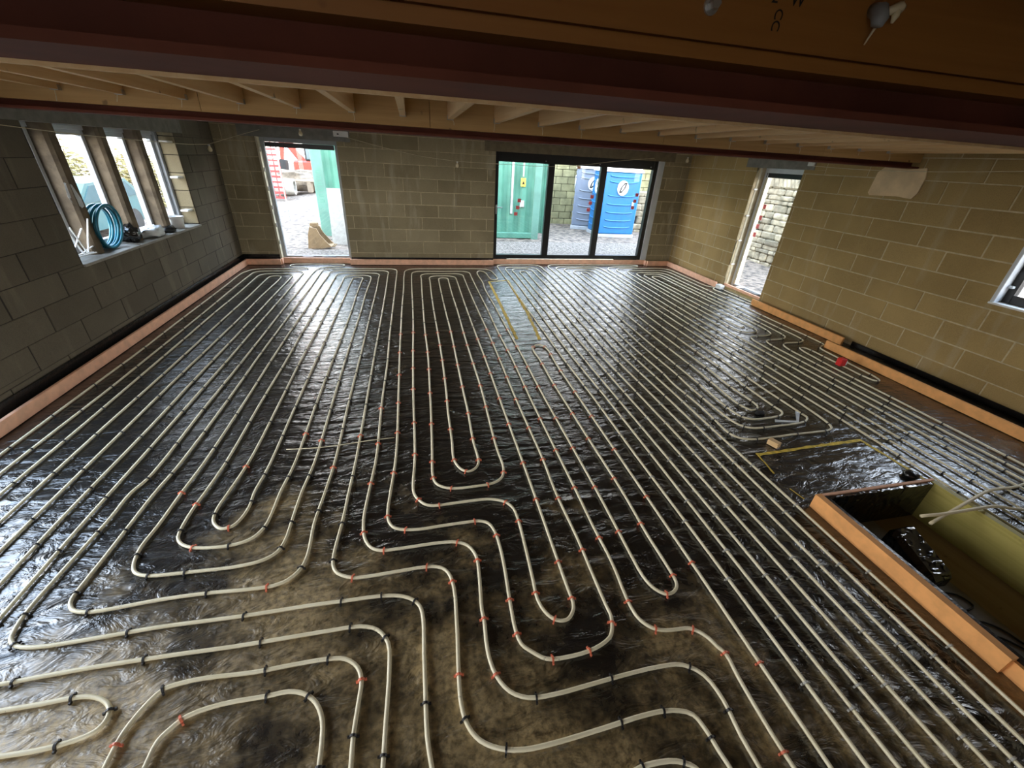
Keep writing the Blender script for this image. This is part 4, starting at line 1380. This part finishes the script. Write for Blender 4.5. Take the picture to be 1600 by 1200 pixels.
MB().bbox(CX0 + .2, CY + .01, 2.40, CX1 - .15, CY + .12, 2.5, b=.01).build('top_rail', 'green_steel', ct)
MB().box(CX0, CY, 2.5, CX1, CY + 2.35, 2.53).build('roof', 'green_steel', ct)
# worn glyphs running down the left post, sign and lock plate
for i in range(6):
    z = 1.42 - .13 * i
    m3 = MB()
    m3.obox((CX0 + .13, CY - .001, z), (.10, .002, .014))
    m3.obox((CX0 + .13 + (.043 if i % 2 else -.043), CY - .001, z + .028), (.014, .002, .05))
    m3.obox((CX0 + .13, CY - .001, z + .05), (.09, .002, .012))
    m3.build('faded_letter', 'green_steel', ct)
m3 = MB().box(2.86, CY - .004, 1.32, 2.99, CY + .03, 1.52)
yl = m3.build('warning_sign', 'yellow_paint', ct)
MB().prism([(2.885, 1.37), (2.965, 1.37), (2.925, 1.46)], 'Y', CY - .007, CY - .004).build('sign_symbol', 'ink', yl)
MB().bbox(2.86, CY - .01, .80, 2.98, CY + .03, .97, b=.01).build('lock_plate', 'board_white', ct)
MB().bbox(2.60, CY - .006, .62, 2.66, CY + .03, 1.9, b=.006).build('locking_bar', 'board_white', ct)
MB().bbox(2.90, CY - .006, 1.55, 2.94, CY + .03, 1.95, b=.006).build('locking_bar', 'board_white', ct)

# board leaning on the container
bd = MB()
bd.obox((-1.40, 10.85, .56), (1.0, .03, 1.22), Matrix.Rotation(-.16, 3, 'X'))
tag(bd.build('leaning_board', 'board_white'), 'white board leaning in front of the container by the glazed door', 'board')

# digger bucket on the ground
bk = empty('digger_bucket', (-2.0, 10.15, 0), 'tan steel digger bucket lying outside the glazed door', 'digger bucket')
pr_ = [(-2.28, .02), (-2.02, .02), (-1.80, .06), (-1.86, .12), (-2.0, .30), (-2.06, .44), (-2.18, .46), (-2.24, .30)]
for yy in (9.96, 10.34):
    MB().prism(pr_, 'Y', yy, yy + .03).build('side_plate', 'bucket', bk)
MB().prism([(-2.28, .02), (-2.02, .02), (-1.80, .05), (-1.80, .07), (-2.02, .05), (-2.26, .05), (-2.20, .30), (-2.15, .46), (-2.19, .47), (-2.25, .30)], 'Y', 9.99, 10.34).build('shell', 'bucket', bk)
MB().bbox(-2.2, 10.08, .44, -2.05, 10.12, .53, b=.008).build('lug', 'bucket', bk)
MB().bbox(-2.2, 10.20, .44, -2.05, 10.24, .53, b=.008).build('lug', 'bucket', bk)
for i in range(3):
    MB().obox((-1.78, 10.02 + .13 * i, .06), (.09, .04, .02)).build('tooth', 'bucket', bk)

# concrete pipe, sleeper stack, spoil heap, digger, barrier
m3 = MB()
for (r0, r1) in ((.30, .24),):
    prf = []
vs, fs = [], []
n = 20
cx, cy, cz, ln = -6.1, 22.6, .29, .85
for k in range(n):
    a = 2 * math.pi * k / n
    for r, xx in ((.33, -ln), (.33, ln), (.26, ln), (.26, -ln)):
        vs.append((cx + xx, cy + r * math.cos(a) + (-.1 if xx > 0 else .1), cz + r * math.sin(a)))
for k in range(n):
    j = (k + 1) % n
    for i in range(4):
        fs.append((k * 4 + i, k * 4 + (i + 1) % 4, j * 4 + (i + 1) % 4, j * 4 + i))
m3.add(vs, fs)
tag(m3.build('concrete_pipe', 'concrete', smooth=False), 'pale concrete drain pipe lying in the mud', 'pipe section')
tag(MB().bbox(-7.2, 23.8, .42, -4.4, 24.2, .50, b=.02).build('scaffold_plank', 'sleeper'), 'weathered plank laid before the spoil heap', 'plank')
tag(MB().bbox(-7.0, 23.8, -.04, -6.8, 24.2, .42, b=.02).build('plank_support', 'sleeper'), 'timber block holding up the left end of the weathered plank', 'timber block')
tag(MB().bbox(-5.0, 23.8, -.04, -4.8, 24.2, .42, b=.02).build('plank_support', 'sleeper'), 'timber block holding up the right end of the weathered plank', 'timber block')
tag(crumple((-6.2, 26.0, .2), (2.6, 1.3, .62), 7.7, 28, 14, .3, -.1).build('spoil_heap', 'spoil', smooth=True), 'heap of brown spoil below the red digger', 'spoil heap', kind='stuff')
dg = empty('mini_digger', (-5.4, 28.6, 0), 'red mini digger with dark cab beyond the spoil heap', 'digger')
for yy in (28.0, 29.0):
    MB().prism([(-7.0, .15), (-6.8, -.03), (-4.2, -.03), (-4.0, .2), (-4.2, .5), (-6.8, .5)], 'Y', yy, yy + .35).build('track', 'rubber', dg)
MB().bbox(-6.4, 27.95, .55, -4.1, 29.4, 1.22, b=.08).build('body', 'digger_red', dg)
MB().bbox(-4.5, 27.95, .62, -3.7, 29.4, 1.5, b=.15).build('counterweight', 'digger_red', dg)
cb = MB().bbox(-5.75, 28., 1.22, -4.7, 28.95, 2.25, b=.06).build('cab', 'rubber', dg)
MB().box(-5.65, 27.985, 1.32, -4.8, 28., 2.12).build('window', 'car_glass', cb)
MB().box(-5.76, 28.1, 1.32, -5.75, 28.85, 2.12).build('window', 'car_glass', cb)
MB().prism([(-6.0, 1.0), (-6.5, 1.5), (-7.0, 2.6), (-6.7, 2.75), (-6.2, 1.7), (-5.8, 1.25)], 'Y', 28.5, 28.75).build('boom', 'digger_red', dg)
MB().prism([(-7.0, 2.7), (-6.75, 2.75), (-6.75, 2.4), (-7.0, 1.2), (-7.15, 1.2)], 'Y', 28.5, 28.72).build('dipper_arm', 'digger_red', dg)
m3 = MB()
m3.tube([(-6.1, 28.45, .95), (-6.85, 28.45, 2.0)], .07, 8)
m3.build('hydraulic_ram', 'steel', dg)
MB().prism([(-7.3, .7), (-6.9, .7), (-6.85, 1.2), (-7.15, 1.25)], 'Y', 28.3, 28.95).build('bucket', 'rubber', dg)
br = empty('mesh_barrier', (-4.05, 14.6, 0), 'red plastic mesh barrier at the left of the glazed door view', 'barrier')
for x in (-4.9, -3.72):
    m3 = MB()
    m3.tube([(x, 14.6, -.3), (x, 14.6, 2.3)], .02, 6)
    m3.build('post', 'steel', br)
for i in range(12):
    z = .55 + .14 * i
    MB().box(-4.9, 14.59, z, -3.72, 14.605, z + .055).build('strap', 'red', br)
for i in range(9):
    x = -4.85 + .14 * i
    MB().box(x, 14.588, .55, x + .03, 14.607, 2.15).build('strap', 'red', br)

# yard block wall beyond the toilets
yw = empty('yard_wall', (6.5, 15.2, -.1), 'mossy yellow-green block wall at the back of the yard', 'wall')
MB().box(2.5, 15.22, -.3, 11.5, 15.45, 2.9).build('core', 'dark_earth', yw)
proto = {}
for c in range(12):
    z = -.08 + .225 * c
    x = 3.3 - (.225 if c % 2 else 0)
    while x < 10.5:
        key = 'b'
        if key not in proto:
            pm = MB().bbox(-.216, -.03, .006, .216, .02, .218, b=.008)
            me = bpy.data.meshes.new('block')
            me.from_pydata(pm.v, [], pm.f)
            me.materials.append(M['yard_block'])
            proto[key] = me
        b = bpy.data.objects.new('block', proto[key])
        b.location = Vector((x, 15.2 + rnd.uniform(-.006, .006), z)) - world_loc(yw)
        b.parent = yw
        COL.objects.link(b)
        x += .45


def stone_wall(name, lab, place, u0, u1, h, seed, smin=.14, smax=.5, rows=(.09, .19), coping=True, cat='wall'):
    """rubble wall; place(u, d, z) -> world, d outwards towards the viewer"""
    r = random.Random(seed)
    w = empty(name, place((u0 + u1) / 2, 0, -.05), lab, cat)
    base = world_loc(w)
    a, b = Vector(place(u0, -.05, -.4)), Vector(place(u1, -.45, h - .03))
    MB().box(min(a.x, b.x), min(a.y, b.y), a.z, max(a.x, b.x), max(a.y, b.y), b.z).build('core', 'dark_earth', w)
    z = -.12
    cnt = 0
    while z < h - .05:
        rh = r.uniform(*rows)
        u = u0 - r.uniform(0, .2)
        while u < u1:
            sw = r.uniform(smin, smax)
            m4 = MB()
            g = .008
            m4.bbox(0, 0, 0, sw - g, .16, rh - g, b=min(.03, rh * .2))
            for i, p in enumerate(m4.v):
                k = mnoise.noise_vector(Vector((p[0] * 5 + cnt, p[1] * 5, p[2] * 8 + z))) * .018
                m4.v[i] = (p[0] + k.x, p[1] + k.y, p[2] + k.z * .7)
            pv = []
            dd = r.uniform(-.02, .03)
            m4.v = [place(u + p[0], dd + .0 - .06 + p[1] * .6, z + p[2]) for p in m4.v]
            m4.build('stone', 'rubble', w)
            cnt += 1
            u += sw
        z += rh
    if coping:
        u = u0
        while u < u1:
            sw = r.uniform(.09, .16)
            m4 = MB()
            m4.bbox(0, 0, 0, sw, .4, r.uniform(.2, .28), b=.02)
            m4.v = [place(u + p[0] + p[2] * .45, .05 - p[1], h - .06 + p[2]) for p in m4.v]
            m4.build('coping_stone', 'rubble', w)
            u += sw + .012
    return w


stone_wall('dry_stone_wall', 'dry stone wall with tilted coping stones outside the right-hand door', lambda u, d, z: (8.5 - d, u, z), 6.9, 11.2, 1.75, 5)
stone_wall('rubble_wall', 'low rubble stone wall beside the blue portable toilet', lambda u, d, z: (u, 13.6 - d, z), 7.35, 9.6, 1.25, 9, .2, .5, (.13, .24), False)


# portable toilets
def toilet(name, lab, loc, rotz, mat, emblem_mat):
    t = empty(name, loc, lab, 'portable toilet', 'portable toilets in the yard')
    W, DP, HT = 1.14, 1.02, 1.86

    def part(nm, mb, mt, par=None):
        o = mb.build(nm, mt, origin=(0, 0, 0))
        o.parent = par or t
        o.location = (0, 0, 0)
        return o
    part('base_skid', MB().bbox(-W / 2 - .02, -DP / 2 - .02, -.06, W / 2 + .02, DP / 2 + .02, .06, b=.01), 'upvc_grey')
    part('cabin', MB().bbox(-W / 2, -DP / 2, .06, W / 2, DP / 2, HT - .08, b=.03), mat)
    part('roof', MB().prism([(-W / 2 - .03, HT - .08), (W / 2 + .03, HT - .08), (W / 2 - .05, HT + .02), (0, HT + .07), (-W / 2 + .05, HT + .02)], 'Y', -DP / 2 - .03, DP / 2 + .03), 'white')
    for s in (0, 1):          # ribs on the front (-y) and the left side (-x)
        for i, z in enumerate((.30, .50, .72, .95, 1.18, 1.55, 1.70)):
            pts = []
            for k in range(13):
                u = -.42 + .84 * k / 12
                zz = z - .07 * math.cos(u / .42 * H90) + .02 * math.cos(u / .42 * math.pi)
                pts.append((u, -DP / 2 - .004, zz) if s == 0 else (-W / 2 - .004, u, zz))
            m4 = MB()
            m4.tube(pts, .022, 6)
            part('rib', m4, mat)
    for s in (0, 1):
        c0, c1, off = (0, 1.36, -DP / 2 - .014) if s == 0 else (0, 1.36, -W / 2 - .014)
        circ = [(.17 * math.cos(a * math.pi / 14), c1 + .20 * math.sin(a * math.pi / 14)) for a in range(28)]
        em = part('emblem', MB().prism(circ, 'Y' if s == 0 else 'X', off - .03, off), 'white')
        o2 = off - .031
        sw1 = [(-.11, 1.24), (-.07, 1.38), (.03, 1.51), (.055, 1.50), (-.03, 1.38), (-.055, 1.27), (-.01, 1.31), (.0, 1.28), (-.07, 1.22)]
        sw2 = [(-u, 2 * 1.37 - v) for u, v in sw1]
        for sw in (sw1, sw2):
            part('emblem_stroke', MB().prism(sw, 'Y' if s == 0 else 'X', o2, o2 + .001), 'ink', em)
        m4 = MB()
        for k in range(5):
            u = -.07 + .035 * k
            if s == 0:
                m4.box(u - .011, o2, 1.185, u + .011, o2 + .001, 1.205)
            else:
                m4.box(o2, u - .011, 1.185, o2 + .001, u + .011, 1.205)
        part('emblem_lettering', m4, 'ink', em)
    part('door_handle', MB().bbox(.36, -DP / 2 - .05, .88, .42, -DP / 2, 1.0, b=.01), 'upvc_grey')
    t.rotation_euler = (0, 0, rotz)
    return t


toilet('portable_toilet', 'bright blue portable toilet with a white round emblem', (6.12, 12.95, 0), -.06, 'toilet_blue', 'white')
toilet('portable_toilet', 'blue-grey portable toilet half hidden behind the door stile', (5.92, 14.28, .02), -.4, 'toilet_grey', 'white')

# car and planting beyond the mullioned window
car = empty('parked_car', (-8.9, 13.6, -.53), 'teal car parked beyond the mullioned window', 'car')
cp = [(11.4, -.25), (11.4, .12), (11.9, .28), (12.9, .38), (13.5, .86), (15.2, .90), (15.8, .45), (16.0, .38), (16.0, -.25)]
MB().prism([(y, z) for y, z in cp], 'X', -9.7, -8.05).build('body', 'car', car)
MB().prism([(12.98, .40), (13.52, .80), (13.56, .86), (13.0, .46)], 'X', -9.55, -8.2).build('windscreen', 'car_glass', car)
MB().prism([(13.15, .42), (13.6, .80), (14.4, .82), (14.4, .42)], 'X', -8.06, -8.03).build('side_window', 'car_glass', car)
MB().prism([(14.5, .42), (14.5, .82), (15.15, .82), (15.6, .45)], 'X', -8.06, -8.03).build('side_window', 'car_glass', car)
for y in (12.3, 15.1):
    for x in (-9.72, -8.23):
        MB().prism([(y + .32 * math.cos(a * math.pi / 9), -.22 + .32 * math.sin(a * math.pi / 9)) for a in range(18)], 'X', x, x + .2).build('wheel', 'rubber', car)
for x in (-9.5, -8.35):
    MB().bbox(x, 11.38, .0, x + .25, 11.42, .12, b=.01).build('headlamp', 'white', car)


def tree(loc, h, lab, seed, leaves=500, spread=1.0):
    r = random.Random(seed)
    t = empty('bare_tree', loc, lab, 'tree', 'trees outside')
    mb = MB()

    def branch(p, d, ln, rad, lvl):
        pts, rr = [p], [rad]
        dd = d.copy()
        for i in range(4):
            dd = (dd + Vector((r.uniform(-.2, .2), r.uniform(-.2, .2), r.uniform(-.05, .15)))).normalized()
            pts.append(pts[-1] + dd * ln / 4)
            rr.append(rad * (1 - .16 * (i + 1)))
        mb.tube(pts, rad, 6 if lvl < 2 else 4, radii=rr)
        ends.append(pts[-1])
        if lvl < 3:
            for k in range(3 if lvl else 5):
                i = r.choice((2, 3, 4))
                nd = (dd + Vector((r.uniform(-1, 1) * spread, r.uniform(-1, 1) * spread, r.uniform(-.1, .6)))).normalized()
                branch(pts[i], nd, ln * r.uniform(.5, .75), rr[i] * .6, lvl + 1)
    ends = []
    branch(Vector(loc), Vector((0, 0, 1)), h * .5, h * .022, 0)
    mb.build('trunk', 'bark', t, True)
    lf = MB()
    for i in range(leaves):
        e = r.choice(ends) + Vector((r.gauss(0, .25), r.gauss(0, .25), r.gauss(0, .25)))
        a = Matrix.Rotation(r.uniform(0, 6.28), 3, 'Z') @ Matrix.Rotation(r.uniform(-1, 1), 3, 'X')
        s = r.uniform(.04, .1)
        lf.add([e + a @ Vector(v) for v in ((-s, 0, 0), (0, -s * .5, .01), (s, 0, 0), (0, s * .5, .01))], [(0, 1, 2, 3)])
    tag(lf.build('foliage', 'leaf', t), kind='stuff')


for i, (x, y, h, lab) in enumerate([(-15, 19.5, 6.5, 'bare tree seen through the second light of the mullioned window'),
                                    (-17.5, 25.5, 7, 'bare tree seen through the third light of the mullioned window'),
                                    (-16.5, 15.5, 6, 'bare tree seen through the first light of the mullioned window'),
                                    (-15, 30.5, 7, 'bare tree seen through the fourth light of the mullioned window'),
                                    (-3.5, 36.0, 8, 'green-tinged tree far beyond the red digger')]):
    tree((x, y, gh(x, y)), h, lab, 40 + i)


def bush(loc, s, lab, seed, n=3600):
    r = random.Random(seed)
    e = empty('hedge_bush', loc, lab, 'bush', 'bushes on the bank')
    st = MB()
    lf = MB()
    for i in range(14):
        d = Vector((r.uniform(-1, 1) * s[0], r.uniform(-1, 1) * s[1], s[2] * r.uniform(.6, 1.1)))
        st.tube([Vector(loc), Vector(loc) + d * .5 + Vector((0, 0, .15)), Vector(loc) + d], .02, 4, radii=[.03, .02, .006])
    st.build('stems', 'bark', e)
    for i in range(n):
        th, ph = math.acos(r.uniform(-.1, 1)), r.uniform(0, 6.28)
        k = r.uniform(.55, 1.05)
        p = Vector(loc) + Vector((math.sin(th) * math.cos(ph) * s[0], math.sin(th) * math.sin(ph) * s[1], math.cos(th) * s[2])) * k
        a = Matrix.Rotation(r.uniform(0, 6.28), 3, 'Z') @ Matrix.Rotation(r.uniform(-1.2, 1.2), 3, 'X')
        z = r.uniform(.04, .10)
        lf.add([p + a @ Vector(v) for v in ((-z, 0, 0), (0, -z * .5, .02), (z, 0, 0), (0, z * .5, .02))], [(0, 1, 2, 3)])
    tag(lf.build('foliage', 'leaf', e), kind='stuff')


for i, (x, y, s, lab) in enumerate([(-10.9, 17.2, (.9, 1.7, 2.3), 'yellowish bush behind the teal car'),
                                    (-10.6, 21.2, (.9, 1.9, 2.1), 'yellowish bush in the second light of the window'),
                                    (-10.2, 25.6, (.9, 1.9, 2.2), 'yellowish bush in the third light of the window'),
                                    (-9.8, 30.8, (1.0, 1.9, 2.3), 'yellowish bush in the last light of the window')]):
    bush((x, y, gh(x, y)), s, lab, 70 + i)
